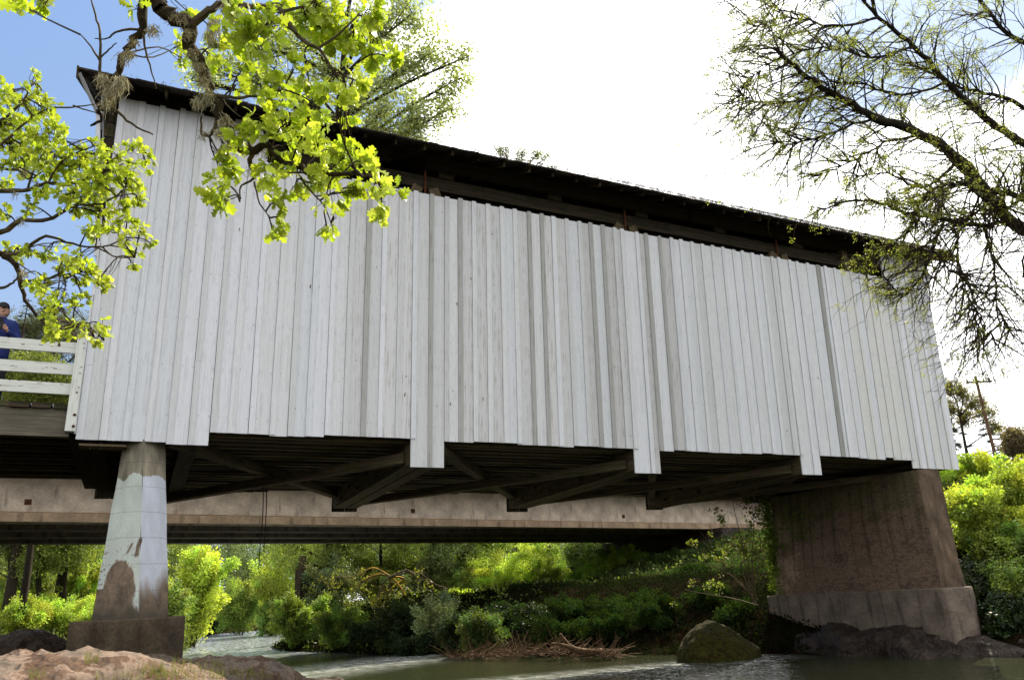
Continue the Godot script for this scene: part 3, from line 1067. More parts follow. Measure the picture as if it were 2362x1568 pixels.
# ---------------------------------------------------------------- piers
func nose_pier(o: Node3D, name_: String, tl: float, tr: float, tx: float, tz: float, tn: float, ty: float, bl: float, brr: float, bx: float, bz: float, bn: float, by: float, back_t: float, back_b: float, mnose: Material, mside: Material) -> void:
	# six-sided tapering shaft: points (x, z) at top and foot; nose ridge at (tx, tn) and (bx, bn)
	var rows := 40
	var seg := 7
	for half in 2:
		var mb := MB.new()
		var pts := PackedVector3Array()
		var uvs := PackedVector2Array()
		for r in rows:
			var v := float(r) / (rows - 1)
			var y := lerpf(ty, by, v)
			var e := Vector3(lerpf(tl, bl, v), y, lerpf(tz, bz, v)) if half == 0 else Vector3(lerpf(tx, bx, v), y, lerpf(tn, bn, v))
			var f := Vector3(lerpf(tx, bx, v), y, lerpf(tn, bn, v)) if half == 0 else Vector3(lerpf(tr, brr, v), y, lerpf(tz, bz, v))
			for k in seg:
				var q := float(k) / (seg - 1)
				var p := e.lerp(f, q)
				var ridge := q if half == 0 else 1.0 - q
				p += Vector3(sin(y * 7.0 + q * 3.0), 0, cos(y * 5.3 + q * 4.0)) * 0.004
				if ridge > 0.95 and v > 0.5 and v < 0.68:
					p.z -= 0.045 * sin((v - 0.5) / 0.18 * PI) * (0.6 + 0.4 * sin(v * 160.0))
				pts.append(p)
				uvs.append(Vector2((q + half) * 0.5, v))
		mb.grid(pts, seg, uvs)
		part(name_, mb.mesh(mnose), o)
	# the long sides, the back and the top
	var mb2 := MB.new()
	var a := Vector3(tl, ty, tz); var b := Vector3(tr, ty, tz); var c := Vector3(bl, by, bz); var d := Vector3(brr, by, bz)
	var a2 := Vector3(tl, ty, back_t); var b2 := Vector3(tr, ty, back_t); var c2 := Vector3(bl, by, back_b); var d2 := Vector3(brr, by, back_b)
	mb2.quad(c2, c, a, a2)
	mb2.quad(d, d2, b2, b)
	var tn2 := Vector3(tx, ty, back_t - (tn - tz)); var bn2 := Vector3(bx, by, back_b - (bn - bz))
	mb2.quad(bn2, c2, a2, tn2)
	mb2.quad(d2, bn2, tn2, b2)
	mb2.quad(a, b, b2, a2)
	mb2.tri(a, Vector3(tx, ty, tn), b)
	mb2.tri(b2, tn2, a2)
	part("pier_wall", mb2.mesh(mside), o)

func rough_block(o: Node3D, called: String, poly: PackedVector2Array, y0: float, y1: float, m: Material, rough: float, seed_: int) -> void:
	# upright faces over a polygon (clockwise from above), finely cut and roughened
	var f := FastNoiseLite.new()
	f.seed = seed_
	f.frequency = 0.9
	f.fractal_octaves = 4
	var ring := PackedVector2Array()
	for i in poly.size():
		var a := poly[i]
		var b := poly[(i + 1) % poly.size()]
		var n := maxi(2, int(a.distance_to(b) / 0.14))
		for k in n:
			ring.append(a.lerp(b, float(k) / n))
	var mid := Vector2.ZERO
	for p in ring:
		mid += p / ring.size()
	var pts := PackedVector3Array()
	var levels := maxi(4, int((y1 - y0) / 0.12))
	var prof := [[0.0, 0.0], [0.85, 1.0], [1.0, 0.97]]
	for r in levels + 3:
		for p in ring:
			var y: float
			var s := 1.0
			if r < levels:
				y = lerpf(y0, y1 - 0.03, float(r) / (levels - 1))
			elif r == levels:
				y = y1
				s = 1.0 - 0.03 / maxf(0.3, (p - mid).length())
			elif r == levels + 1:
				y = y1 + 0.005
				s = 0.5
			else:
				y = y1 + 0.01
				s = 0.0
			var q := mid + (p - mid) * s
			var w := Vector3(q.x, y, q.y)
			var dn := f.get_noise_3dv(w * 2.0)
			pts.append(w + Vector3(p.x - mid.x, 0.3, p.y - mid.y).normalized() * dn * rough * (1.0 if s > 0.4 else 0.0))
	var mb := MB.new()
	mb.grid(pts, ring.size(), PackedVector2Array(), true)
	part(called, mb.mesh(m), o)

func build_piers() -> void:
	var p := thing("bridge_pier", "tapered concrete pier with worn white paint standing on the left bank", "pier")
	nose_pier(p, "painted_face", 0.66, 1.28, 0.95, -0.32, 0.02, 0.0, 0.50, 1.57, 1.14, -0.42, 0.30, -2.72, -6.1, -6.1, M.pier, M.footing)
	rough_block(p, "pedestal", PackedVector2Array([Vector2(0.25, 0.25), Vector2(0.25, -6.4), Vector2(1.78, -6.4), Vector2(1.78, 0.25), Vector2(1.05, 0.5)]), -4.4, -2.71, M.pedestal, 0.035, 3)
	var q := thing("bridge_pier", "massive brown stained concrete pier under the right end of the bridge", "pier")
	nose_pier(q, "nose_face", 19.17, 19.95, 19.80, 0.12, 0.30, -0.12, 19.05, 19.95, 19.62, 0.16, 0.36, -3.06, -5.15, -5.5, M.nose, M.abutment)
	rough_block(q, "footing", PackedVector2Array([Vector2(18.9, 0.3), Vector2(18.9, -5.75), Vector2(20.15, -5.75), Vector2(20.15, 0.2), Vector2(19.65, 0.45)]), -4.9, -3.05, M.footing, 0.02, 9)


# ---------------------------------------------------------------- concrete road bridge
func build_road_bridge() -> void:
	var o := thing("road_bridge", "concrete girder road bridge running behind the covered bridge", "bridge", "", Vector3(-3.21, 0, -17.06))
	o.rotation.y = atan2(6.0, 33.5)
	var s0 := -19.2
	var s1 := 46.0
	var y0 := 0.66
	for g in 4:
		var z := -2.58 * g
		# the outline of an I girder, pushed along the bridge
		var prof := [Vector2(-0.360, y0), Vector2(0.360, y0), Vector2(0.360, y0 + 0.240), Vector2(0.120, y0 + 0.408), Vector2(0.120, y0 + 1.440), Vector2(0.288, y0 + 1.584), Vector2(0.288, y0 + 1.752), Vector2(-0.288, y0 + 1.752), Vector2(-0.288, y0 + 1.584), Vector2(-0.120, y0 + 1.440), Vector2(-0.120, y0 + 0.408), Vector2(-0.360, y0 + 0.240)]
		if g == 0:
			prof = [Vector2(-0.360, y0), Vector2(0.360, y0), Vector2(0.360, y0 + 0.300), Vector2(0.306, y0 + 0.330), Vector2(0.306, y0 + 1.752), Vector2(-0.288, y0 + 1.752), Vector2(-0.288, y0 + 0.360), Vector2(-0.360, y0 + 0.240)]
		var poly := PackedVector3Array()
		for q in prof:
			poly.append(Vector3(s0, q.y, z + q.x))
		poly.reverse()
		var mb := MB.new()
		var m := poly.size()
		for i in m:
			var a := poly[i]
			var b := poly[(i + 1) % m]
			mb.quad(a, b, b + Vector3(s1 - s0, 0, 0), a + Vector3(s1 - s0, 0, 0))
		part("girder", mb.mesh(M.girder if g == 0 else M.girder_shaded), o)
	var st := MB.new()
	st.quad(Vector3(s0, y0 + 0.304, 0.363), Vector3(s1, y0 + 0.304, 0.363), Vector3(s1, y0 + 0.332, 0.313), Vector3(s0, y0 + 0.332, 0.313))
	part("rust_stain", st.mesh(M.ochre), o)
	var fl := MB.new()
	fl.quad(Vector3(s0, y0 + 0.004, 0.364), Vector3(s1, y0 + 0.004, 0.364), Vector3(s1, y0 + 0.296, 0.364), Vector3(s0, y0 + 0.296, 0.364))
	part("stained_flange_face", fl.mesh(M.flange), o)
	var dk := MB.new()
	dk.box(Transform3D(Basis(), Vector3((s0 + s1) * 0.5, y0 + 1.86, -3.85)), Vector3(s1 - s0, 0.22, 10.8))
	part("deck_slab", dk.mesh(M.girder_shaded), o)
	for k in 2:
		var pr := MB.new()
		pr.box(Transform3D(Basis(), Vector3((s0 + s1) * 0.5, y0 + 1.975 + 0.4, 1.25 if k == 0 else -8.95)), Vector3(s1 - s0, 0.8, 0.2))
		part("parapet", pr.mesh(M.girder), o)
	# rusted anchor plates with a bolt
	for s in [[0.66, 1.31], [15.3, 1.31], [28.2, 1.28], [15.6, 2.12]]:
		var mb := MB.new()
		mb.box(Transform3D(Basis(Vector3.BACK, 0.05), Vector3(s[0], s[1], 0.312)), Vector3(0.21, 0.19, 0.016))
		var pl := part("anchor_plate", mb.mesh(M.rust), o)
		var b := MB.new()
		b.disc(Vector3(s[0], s[1], 0.318), Vector3.BACK, 0.04, 0.05)
		part("bolt", b.mesh(M.iron), pl)
	for k in 2:
		var ab := MB.new()
		ab.box(Transform3D(Basis(), Vector3(36.4 if k == 0 else -17.8, -1.75, -3.85)), Vector3(2.8, 4.8, 10.3))
		part("abutment_wall", ab.mesh(M.rock_dark), o)  # dark material stands in for shade on this concrete


# ---------------------------------------------------------------- rocks
func rock(called: String, label: String, at: Vector3, r: Vector3, seed_: int, rough: float, m: Material, category := "rock", turn := 0.0, crag := 0.0) -> Node3D:
	var f := FastNoiseLite.new()
	f.seed = seed_
	f.frequency = 0.7
	f.fractal_octaves = 5
	f.fractal_gain = 0.45
	var g := FastNoiseLite.new()
	g.seed = seed_ + 50
	g.frequency = 1.3
	g.noise_type = FastNoiseLite.TYPE_CELLULAR
	var cols := 176
	var rows := 88
	var pts := PackedVector3Array()
	for i in rows:
		var up := PI * (float(i) / (rows - 1) - 0.5)
		for k in cols:
			var a := TAU * k / cols
			var d := Vector3(cos(up) * cos(a), sin(up), -cos(up) * sin(a))
			var w := Vector3(d.x * r.x, d.y * r.y, d.z * r.z)
			var q := 1.0 + rough * f.get_noise_3dv(w * 0.8 + at) + crag * g.get_noise_3dv(w + at)
			var fine := 0.045 * f.get_noise_3dv(w * 4.0) + 0.03 * f.get_noise_3dv(w * 11.0)
			pts.append(w * q + d * fine)
	var mb := MB.new()
	mb.grid(pts, cols, PackedVector2Array(), true)
	var o := MeshInstance3D.new()
	o.name = numbered(called)
	o.mesh = mb.mesh(m)
	o.position = at
	o.rotation.y = turn
	add_child(o)
	tag(o, label, category)
	return o

func build_rocks() -> void:
	rock("bank_rock", "broad pale sunlit rock with grass tufts in front of the white pier", Vector3(0.35, -3.95, 6.5), Vector3(2.1, 1.03, 1.5), 3, 0.22, M.rock, "rock", 0.2, 0.05)
	rock("bank_rock", "low sunlit rock slope at the bottom left corner", Vector3(-0.9, -3.75, 7.6), Vector3(1.7, 0.66, 1.3), 8, 0.25, M.rock, "rock", 0.0, 0.05)
	rock("bank_rock", "grey rock sloping from the pier's pedestal down to the river", Vector3(1.9, -4.2, 3.1), Vector3(1.35, 1.10, 1.5), 12, 0.2, M.rock_grey, "rock", 0.3, 0.05)
	rock("bank_rock", "small dark grey rock at the water's edge, bottom of the picture", Vector3(2.75, -3.95, 5.6), Vector3(0.7, 0.62, 0.6), 21, 0.2, M.rock_grey)
	rock("bank_rock", "rock shelf beneath the pedestal of the white pier", Vector3(0.8, -4.3, 1.6), Vector3(1.9, 1.12, 1.4), 33, 0.2, M.rock_grey)
	rock("boulder", "smooth rounded grey boulder at the left edge behind the bank rocks", spot(50, 1545, 14.5), Vector3(0.85, 0.72, 0.8), 40, 0.08, M.rock_grey, "boulder")
	rock("mossy_boulder", "moss covered boulder on the shaded bank left of the brown pier", Vector3(15.9, -4.5, -4.8), Vector3(1.1, 0.86, 0.9), 44, 0.30, M.moss, "boulder")
	rock("rock_ledge", "dark wet rock ledge carrying the brown pier's footing, at the waterline", Vector3(19.3, -4.75, -2.4), Vector3(1.5, 0.95, 3.9), 51, 0.30, M.rock_dark, "rock", 0.0, 0.12)
	rock("rock_ledge", "dark rock at the water's edge beneath the shrubs on the right", Vector3(21.0, -4.7, 2.0), Vector3(1.6, 0.7, 1.4), 57, 0.3, M.rock_dark)


# ---------------------------------------------------------------- leaves
func leaf_spray(n: int, l: float, w: float, spread: float, m_: Material = null) -> ArrayMesh:
	var mb := MB.new()
	for i in n:
		var p := rvec() * spread * rnd(0.3, 1.0)
		var d := (p.normalized() + rvec() * 0.7).normalized()
		var b := frame(d, rvec())
		var e := p + b.y * l * rnd(0.7, 1.2)
		var m := p.lerp(e, 0.5)
		var s := b.x * w * 0.5
		var fold := b.z * w * 0.18
		mb.tri(p, m + s + fold, e)
		mb.tri(p, e, m - s + fold)
	return mb.mesh(m_ if m_ else M.leaf)

# a twig with leaves along it: shows as small distinct leaves near by
func leaf_twig(n: int, l: float, w: float, length: float) -> ArrayMesh:
	var mb := MB.new()
	for i in n:
		var p := Vector3(0, length * (i + 0.5) / n, 0)
		var a := i * 2.4 + rnd(-0.4, 0.4)
		var d := Vector3(cos(a), rnd(0.2, 0.9), sin(a)).normalized()
		var b := frame(d, Vector3.UP)
		var k := l * rnd(0.7, 1.15)
		var s := b.x * w * 0.5 * rnd(0.8, 1.1)
		var q := p + d * k * 0.12
		var m := q + d * k * 0.42 + Vector3(0, 0.06 * k, 0)
		var e := q + d * k - Vector3(0, 0.10 * k, 0)
		var m2 := q + d * k * 0.78 - Vector3(0, 0.01 * k, 0)
		mb.quad(q, m + s - Vector3(0, w * 0.1, 0), m2 + s * 0.7 - Vector3(0, w * 0.1, 0), e)
		mb.quad(q, e, m2 - s * 0.7 - Vector3(0, w * 0.1, 0), m - s - Vector3(0, w * 0.1, 0))
	return mb.mesh(M.leaf)

# one lobed oak leaf, stalk at the origin, tip along +y, bent a little
func oak_leaf(bend: float, narrow: float) -> ArrayMesh:
	var mb := MB.new()
	var half := [Vector2(0.02, 0.0), Vector2(0.05, 0.12), Vector2(0.17, 0.22), Vector2(0.20, 0.30), Vector2(0.12, 0.36), Vector2(0.14, 0.42), Vector2(0.31, 0.52), Vector2(0.33, 0.60), Vector2(0.20, 0.63), Vector2(0.18, 0.68), Vector2(0.31, 0.78), Vector2(0.28, 0.86), Vector2(0.15, 0.86), Vector2(0.11, 0.95), Vector2(0.0, 1.0)]
	for s in [-1.0, 1.0]:
		for i in half.size() - 1:
			var a: Vector2 = half[i]
			var b: Vector2 = half[i + 1]
			var pts := []
			for q in [Vector2(0, a.y), Vector2(a.x * s * narrow, a.y), Vector2(b.x * s * narrow, b.y), Vector2(0, b.y)]:
				pts.append(Vector3(q.x, q.y - 0.12 * bend * q.y * q.y, bend * (0.35 * q.y * q.y) + absf(q.x) * 0.35))
			if s > 0:
				mb.quad(pts[0], pts[1], pts[2], pts[3])
			else:
				mb.quad(pts[0], pts[3], pts[2], pts[1])
	return mb.mesh(M.leaf)


# ---------------------------------------------------------------- growing wood
func grow(mb: MB, p: Vector3, dir: Vector3, length: float, r: float, level: int, cfg: Dictionary, tips: Array) -> void:
	var seg: int = cfg.seg
	var pts := PackedVector3Array([p])
	var d := dir.normalized()
	var kids := []
	for i in seg:
		d = (d + rvec() * cfg.wob + Vector3(0, cfg.droop[level], 0) / seg).normalized()
		p += d * length / seg
		pts.append(p)
		if level > 0 and i > 0:
			kids.append([p, d])
		if level <= int(cfg.leaf_level):
			tips.append([p, d, level])
	mb.tube(pts, taper(seg + 1, r, r * 0.35), 5 if level > 1 else 3)
	if level == 0:
		return
	for k in kids:
		for j in cfg.kids[level]:
			if rng.randf() < cfg.chance:
				var b := frame(k[1], rvec())
				var a := rnd(0, TAU)
				var sd := (b.x * cos(a) + b.z * sin(a))
				var nd: Vector3 = (k[1] * cfg.ahead + sd * 0.9 + cfg.get("pull", Vector3.ZERO)).normalized()
				grow(mb, k[0], nd, length * cfg.ratio * rnd(0.6, 1.2), r * 0.5, level - 1, cfg, tips)

func blob(center: Vector3, r: Vector3) -> Vector3:
	var d := rvec() * pow(rng.randf(), 0.45)
	return center + Vector3(d.x * r.x, d.y * r.y, d.z * r.z)


# ---------------------------------------------------------------- shrubs and trees
# leaf clouds in uneven lobes over stems; size is the half extents
func shrub(called: String, label: String, category: String, group: String, c: Vector3, size: Vector3, n: int, spray: Mesh, tint: Color, vary: float, lobes := 9, stems := 7, leafy := 1.0) -> Node3D:
	var foot := Vector3(c.x, height(c.x, c.z) - 0.1, c.z)
	if bed(c.x, c.z) > 0.0:
		foot.y = WATER - 0.2
	var o := thing(called, label, category, group)
	var mb := MB.new()
	var xfs := []
	var cols := PackedColorArray()
	var shoots := lobes * 5
	var tips := MB.new()
	for i in shoots:
		# one shoot: a bowed stem out to somewhere in the bush, leaves along its outer part
		var q := rvec()
		q.y = rnd(-0.8, 1.0)
		var far := rnd(0.45, 1.12)
		var e := c + Vector3(q.x * size.x, q.y * size.y * sqrt(maxf(0.05, 1.2 - 0.5 * (q.x * q.x + q.z * q.z))), q.z * size.z) * far
		var s := foot.lerp(c, rnd(0.1, 0.9)) + Vector3(rnd(-0.5, 0.5) * size.x, 0, rnd(-0.5, 0.5) * size.z) * 0.6
		var bow := s.lerp(e, 0.5) + Vector3(0, size.y * rnd(0.05, 0.35), 0)
		var pts := curve([s, bow, e], 5)
		if i < stems * 3:
			mb.tube(pts, taper(pts.size(), 0.006 + 0.006 * size.y, 0.003), 4)
		if i < stems:
			mb.tube(curve([foot + Vector3(rnd(-0.2, 0.2), 0, rnd(-0.2, 0.2)), foot.lerp(s, 0.5) + rvec() * 0.1, s], 3), taper(7, 0.012 + 0.012 * size.y, 0.01), 5)
		var shade := rnd(1.0 - vary, 1.0 + vary)
		var warm := rnd(-1, 1) * vary * 0.5
		var fat := minf(size.x, size.y) * rnd(0.13, 0.30)
		if i % 4 == 0:
			tips.tube(PackedVector3Array([pts[8], e, e + (e - bow).normalized() * size.y * rnd(0.1, 0.3) + rvec() * 0.08]), PackedFloat32Array([0.009, 0.007, 0.003]), 3)
		for k in int(n * 2.6 / shoots):
			var t := pow(rng.randf(), 0.7)
			var p := pts[0].lerp(pts[5], t * 2.0) if t < 0.5 else pts[5].lerp(pts[10], t * 2.0 - 1.0)
			p += rvec() * fat * (1.25 - 0.85 * t) * pow(rng.randf(), 0.6)
			if p.y < height(p.x, p.z) - 0.05:
				p.y = height(p.x, p.z) + rnd(0.0, 0.3)
			if p.y < WATER + 0.05:
				continue
			xfs.append(Transform3D(rbasis().scaled(Vector3.ONE * rnd(0.55, 1.2)), p))
			var g := shade * rnd(0.55, 1.5)
			cols.append(Color(tint.r * g * (1.0 + warm), tint.g * g, tint.b * g * (1.0 - warm)))
	if stems > 0:
		part("stems", mb.mesh(M.bark), o)
		part("bare_tips", tips.mesh(M.bark_dark if tint.g < 0.1 else M.bark), o).set_meta("kind", "stuff")  # darker bark where the leaf tint carries painted shade
	scatter("foliage", spray, xfs, cols, o)
	return o

func tree(called: String, label: String, category: String, group: String, foot: Vector3, top: Vector3, r: float, clumps: Array, n: int, spray: Mesh, tint: Color, vary: float, bark: Material) -> Node3D:
	# clumps: [centre, radius]
	var o := thing(called, label, category, group)
	var mb := MB.new()
	var axis := curve([foot - Vector3(0, 0.3, 0), foot.lerp(top, 0.35) + rvec() * r * 1.5, foot.lerp(top, 0.7) + rvec() * r * 1.5, top], 5)
	mb.tube(axis, taper(axis.size(), r, r * 0.25), 10, false, 0.08, rng)
	part("trunk", mb.mesh(bark), o)
	var limbs := MB.new()
	var xfs := []
	var cols := PackedColorArray()
	var sum := 0.0
	for cl in clumps:
		sum += pow(cl[1], 2.0)
	for cl in clumps:
		var c: Vector3 = cl[0]
		var cr: float = cl[1]
		var best := axis[0]
		for a in axis:
			if a.y < c.y - cr * 0.3 and a.y > best.y and (c - a).y > 0.35 * Vector2(c.x - a.x, c.z - a.z).length():
				best = a
		var pts := curve([best, best.lerp(c, 0.5) + rvec() * cr * 0.3 + Vector3(0, cr * 0.2, 0), c], 4)
		limbs.tube(pts, taper(pts.size(), r * 0.32, r * 0.06), 6)
		var m := 13
		for k in m:
			var e := c + rvec() * cr * rnd(0.45, 1.3)
			var s := pts[4 + k % 5]
			var bow := s.lerp(e, 0.5) + rvec() * cr * 0.15
			limbs.tube(PackedVector3Array([s, bow, e]), PackedFloat32Array([r * 0.09, r * 0.06, r * 0.02]), 4)
			var shade := rnd(1.0 - vary, 1.0 + vary)
			var fat := cr * rnd(0.24, 0.48)
			for w in int(n * 2.6 * cr * cr / sum / m):
				var t := pow(rng.randf(), 0.7)
				var p := s.lerp(bow, t * 2.0) if t < 0.5 else bow.lerp(e, t * 2.0 - 1.0)
				p += rvec() * fat * (1.25 - 0.8 * t) * pow(rng.randf(), 0.6)
				if w % 2:
					p = c + rvec() * cr * 1.25 * pow(rng.randf(), 0.42)
				xfs.append(Transform3D(rbasis().scaled(Vector3.ONE * rnd(0.55, 1.2)), p))
				var g := shade * rnd(0.7, 1.3)
				cols.append(Color(tint.r * g, tint.g * g, tint.b * g))
	part("limbs", limbs.mesh(bark), o).set_meta("kind", "stuff")
	scatter("foliage", spray, xfs, cols, o)
	return o

func conifer(called: String, label: String, foot: Vector3, tall: float, wide: float, dense: float, tint: Color, bare := 0.15) -> Node3D:
	var o := thing(called, label, "conifer tree", "")
	var mb := MB.new()
	var top := foot + Vector3(rnd(-0.2, 0.2), tall, rnd(-0.2, 0.2))
	mb.tube(PackedVector3Array([foot - Vector3(0, 0.3, 0), foot.lerp(top, 0.5), top]), PackedFloat32Array([tall * 0.014, tall * 0.009, 0.02]), 8)
	part("trunk", mb.mesh(M.bark_dark), o)
	# one frond: needles on side shoots
	var fr := MB.new()
	for i in 16:
		for s in [-1.0, 1.0]:
			var p := Vector3(0, i / 16.0, 0)
			var l := 0.30 * (1.0 - i / 18.0)
			var e := p + Vector3(s * l, l * 0.9, rnd(-0.08, 0.02))
			var wd := Vector3(0.012, -0.02, 0.0) + Vector3(0, 0, 0.012)
			fr.tri(p - wd, e, p + wd)
			for k in 3:
				var q := p.lerp(e, (k + 1) / 4.0)
				fr.tri(q, q + Vector3(s * 0.02, 0.09, rnd(-0.05, 0.05)), q + Vector3(0.02, 0.0, 0.01))
				fr.tri(q, q + Vector3(s * 0.08, -0.02, rnd(-0.05, 0.05)), q + Vector3(0.0, 0.02, 0.01))
	var frond := fr.mesh(M.needle)
	var limb := MB.new()
	var xfs := []
	var cols := PackedColorArray()
	var whorls := int(tall * 1.7 * dense) + 6
	for i in whorls:
		var k := bare + (1.0 - bare) * (i + rnd(0, 0.8)) / whorls
		var y := foot.lerp(top, k)
		var l := wide * pow(1.0 - k, 0.75) * rnd(0.7, 1.15) + 0.15
		for b in 5:
			if rng.randf() > dense + 0.2:
				continue
			var a := rnd(0, TAU)
			var d := Vector3(cos(a), rnd(-0.25, 0.25), sin(a)).normalized()
			var tip := y + d * l + Vector3(0, -l * 0.12, 0)
			limb.tube(PackedVector3Array([y, y.lerp(tip, 0.5) + Vector3(0, l * 0.06, 0), tip]), PackedFloat32Array([0.035, 0.022, 0.008]), 3)
			for q in int(3 + l * 3.2):
				var at := y.lerp(tip, rnd(0.25, 0.95))
				var sd := (d + d.cross(Vector3.UP) * rnd(-0.9, 0.9) + Vector3(0, rnd(-0.45, 0.1), 0)).normalized()
				var sz := rnd(0.5, 1.0) * minf(1.0, 0.35 + l * 0.3)
				var bb := frame(sd, Vector3(rnd(-0.3, 0.3), 1, rnd(-0.3, 0.3)))
				xfs.append(Transform3D(bb.scaled_local(Vector3(sz, sz, sz)), at))
				var g := rnd(0.6, 1.35)
				cols.append(Color(tint.r * g, tint.g * g, tint.b * g))
	part("limbs", limb.mesh(M.bark_dark), o)
	scatter("needles", frond, xfs, cols, o)
	return o


# ---------------------------------------------------------------- the two oaks whose branches hang into the picture
# image places of the first enlargement are 2.39 times those of the whole picture
func hang(list: Array, scale_: float, u0: float, v0: float, depth: float) -> Array:
	var out := []
	for q in list:
		out.append(spot(u0 + q[0] / scale_, v0 + q[1] / scale_, depth + (q[2] if q.size() > 2 else 0.0)))
	return out

func oak(called: String, label: String, limbs_: Array, clusters: Array, depth: float, leaf_len: float, trunk: Array, tint: Color, per: float, singles: int, lichen: Array) -> void:
	var o := thing(called, label, "oak tree", "")
	var tr := MB.new()
	var tp := curve(trunk, 6)
	tr.tube(tp, taper(tp.size(), 0.24, 0.09), 12, false, 0.05, rng)
	part("trunk", tr.mesh(M.bark), o)
	var joints := []
	for l in limbs_:
		var ctrl: Array = l[0]
		var pts := curve(ctrl, 4)
		for i in range(1, pts.size() - 1):
			pts[i] += rvec() * l[1] * 0.35
		var mb := MB.new()
		mb.tube(pts, taper(pts.size(), l[1], l[2]), 9 if l[1] > 0.02 else 6, true, 0.10, rng)
		part("limb" if l[1] > 0.02 else "twig", mb.mesh(M.bark_grey if l[1] < 0.03 else M.bark_oak), o)
		for p in pts:
			joints.append(p)
	var shapes := [oak_leaf(0.3, 1.0), oak_leaf(0.9, 0.9), oak_leaf(-0.5, 1.1), oak_leaf(1.4, 0.8)]
	var tw := MB.new()
	var xfs := []
	var cols := PackedColorArray()
	var singles_made := 0
	var leaves := []
	for cl in clusters:
		var c: Vector3 = spot(cl[0], cl[1], depth + rnd(-0.45, 0.45) + (cl[3] if cl.size() > 3 else 0.0))
		var cr: float = cl[2] * depth / FOCAL
		var best: Vector3 = joints[0]
		for j in joints:
			if (j as Vector3).distance_to(c) < best.distance_to(c):
				best = j
		var main := curve([best, best.lerp(c, 0.5) + rvec() * best.distance_to(c) * 0.12 + Vector3(0, 0.03, 0), c], 3)
		tw.tube(main, taper(main.size(), 0.0065, 0.0035), 5)
		for i in int(maxf(3.0, per * cl[2] * cl[2] / 1000.0)):
			var p := blob(c, Vector3(cr, cr, cr * 1.2))
			var s := main[rng.randi_range(2, main.size() - 1)]
			var bend := s.lerp(p, 0.5) + rvec() * 0.02
			tw.tube(PackedVector3Array([s, bend, p]), PackedFloat32Array([0.003, 0.0024, 0.0016]), 3)
			var axis := (p - bend).normalized()
			var fb := frame(axis, rvec())
			var m := rng.randi_range(4, 7)
			var shade := rnd(0.6, 1.25)
			for k in m:
				var a := TAU * k / m + rnd(-0.3, 0.3)
				var spread := rnd(0.5, 1.3)
				var d := (axis * cos(spread) + (fb.x * cos(a) + fb.z * sin(a)) * sin(spread) + Vector3(0, -0.25, 0)).normalized()
				var nb := Basis(frame(d, axis + rvec() * 0.5)) * Basis(Vector3.UP, rnd(-0.5, 0.5))
				var sz := leaf_len * rnd(0.38, 1.2)
				var g := shade * rnd(0.85, 1.15)
				leaves.append([Transform3D(nb.scaled_local(Vector3(sz, sz, sz)), p), Color(tint.r * g * rnd(0.92, 1.08), tint.g * g, tint.b * g)])
	part("twigs", tw.mesh(M.bark), o).set_meta("kind", "stuff")
	# the leaves nearest the lens are pieces of their own
	leaves.sort_custom(func(a, b): return EYE.distance_squared_to(a[0].origin) < EYE.distance_squared_to(b[0].origin))
	var mats := []
	for k in 5:
		var lm := leaf_mat(tint.r * (0.8 + 0.1 * k), tint.g * (0.8 + 0.1 * k), tint.b * (0.8 + 0.1 * k), 0.5, 1.0)
		lm.vertex_color_use_as_albedo = false
		lm.backlight = lm.albedo_color * 1.0
		var mx := maxf(lm.backlight.r, maxf(lm.backlight.g, lm.backlight.b))
		mats.append(lm)
		lm.backlight = oak_glow(tint, 0.6 + 0.1 * k)
	for i in leaves.size():
		if i < singles:
			var leaf := part("leaf", shapes[i % 4], o, leaves[i][0])
			leaf.material_override = mats[i % 5]
		else:
			xfs.append(leaves[i][0])
			cols.append(leaves[i][1])
	for k in 4:
		var xa := []
		var ca := PackedColorArray()
		for i in range(k, xfs.size(), 4):
			xa.append(xfs[i])
			ca.append(cols[i])
		scatter("foliage", shapes[k], xa, ca, o)
	# tufts of pale lichen hanging on the limbs
	if lichen.size():
		var li := MB.new()
		for q in lichen:
			for i in int(q[3] * 1.8):
				var p: Vector3 = spot(q[0] + rng.randfn() * q[2] * 0.5, q[1] + rng.randfn() * q[2] * 0.42, depth + rnd(-0.06, 0.06))
				var l: float = q[4] * rnd(0.25, 1.0) * (0.4 + rng.randf())
				var sw := Vector3(rnd(-0.03, 0.03), rnd(-0.01, 0.02), rnd(-0.03, 0.03))
				var w := Vector3(rnd(-1, 1), 0, rnd(-1, 1)).normalized() * 0.0022
				var mid := p + Vector3(0, -l * 0.5, 0) + sw
				var e := p + Vector3(0, -l, 0) + sw * rnd(-1.0, 2.0)
				li.quad(p - w, mid - w, mid + w, p + w)
				li.tri(mid - w, e, mid + w)
		part("lichen", li.mesh(M.lichen), o).set_meta("kind", "stuff")

func oak_glow(tint: Color, k: float) -> Color:
	# what passes through a leaf: half of what it scatters, yellower than its upper side
	var c := Color(tint.r * 1.08, tint.g * 1.05, tint.b * 0.9) * k
	var s := k * 0.70 / maxf(c.r, c.g)
	return Color(c.r * s, c.g * s, c.b * s).linear_to_srgb()

func build_plants() -> void:
	build_oaks()
	build_right_tree()
	build_shrubs()

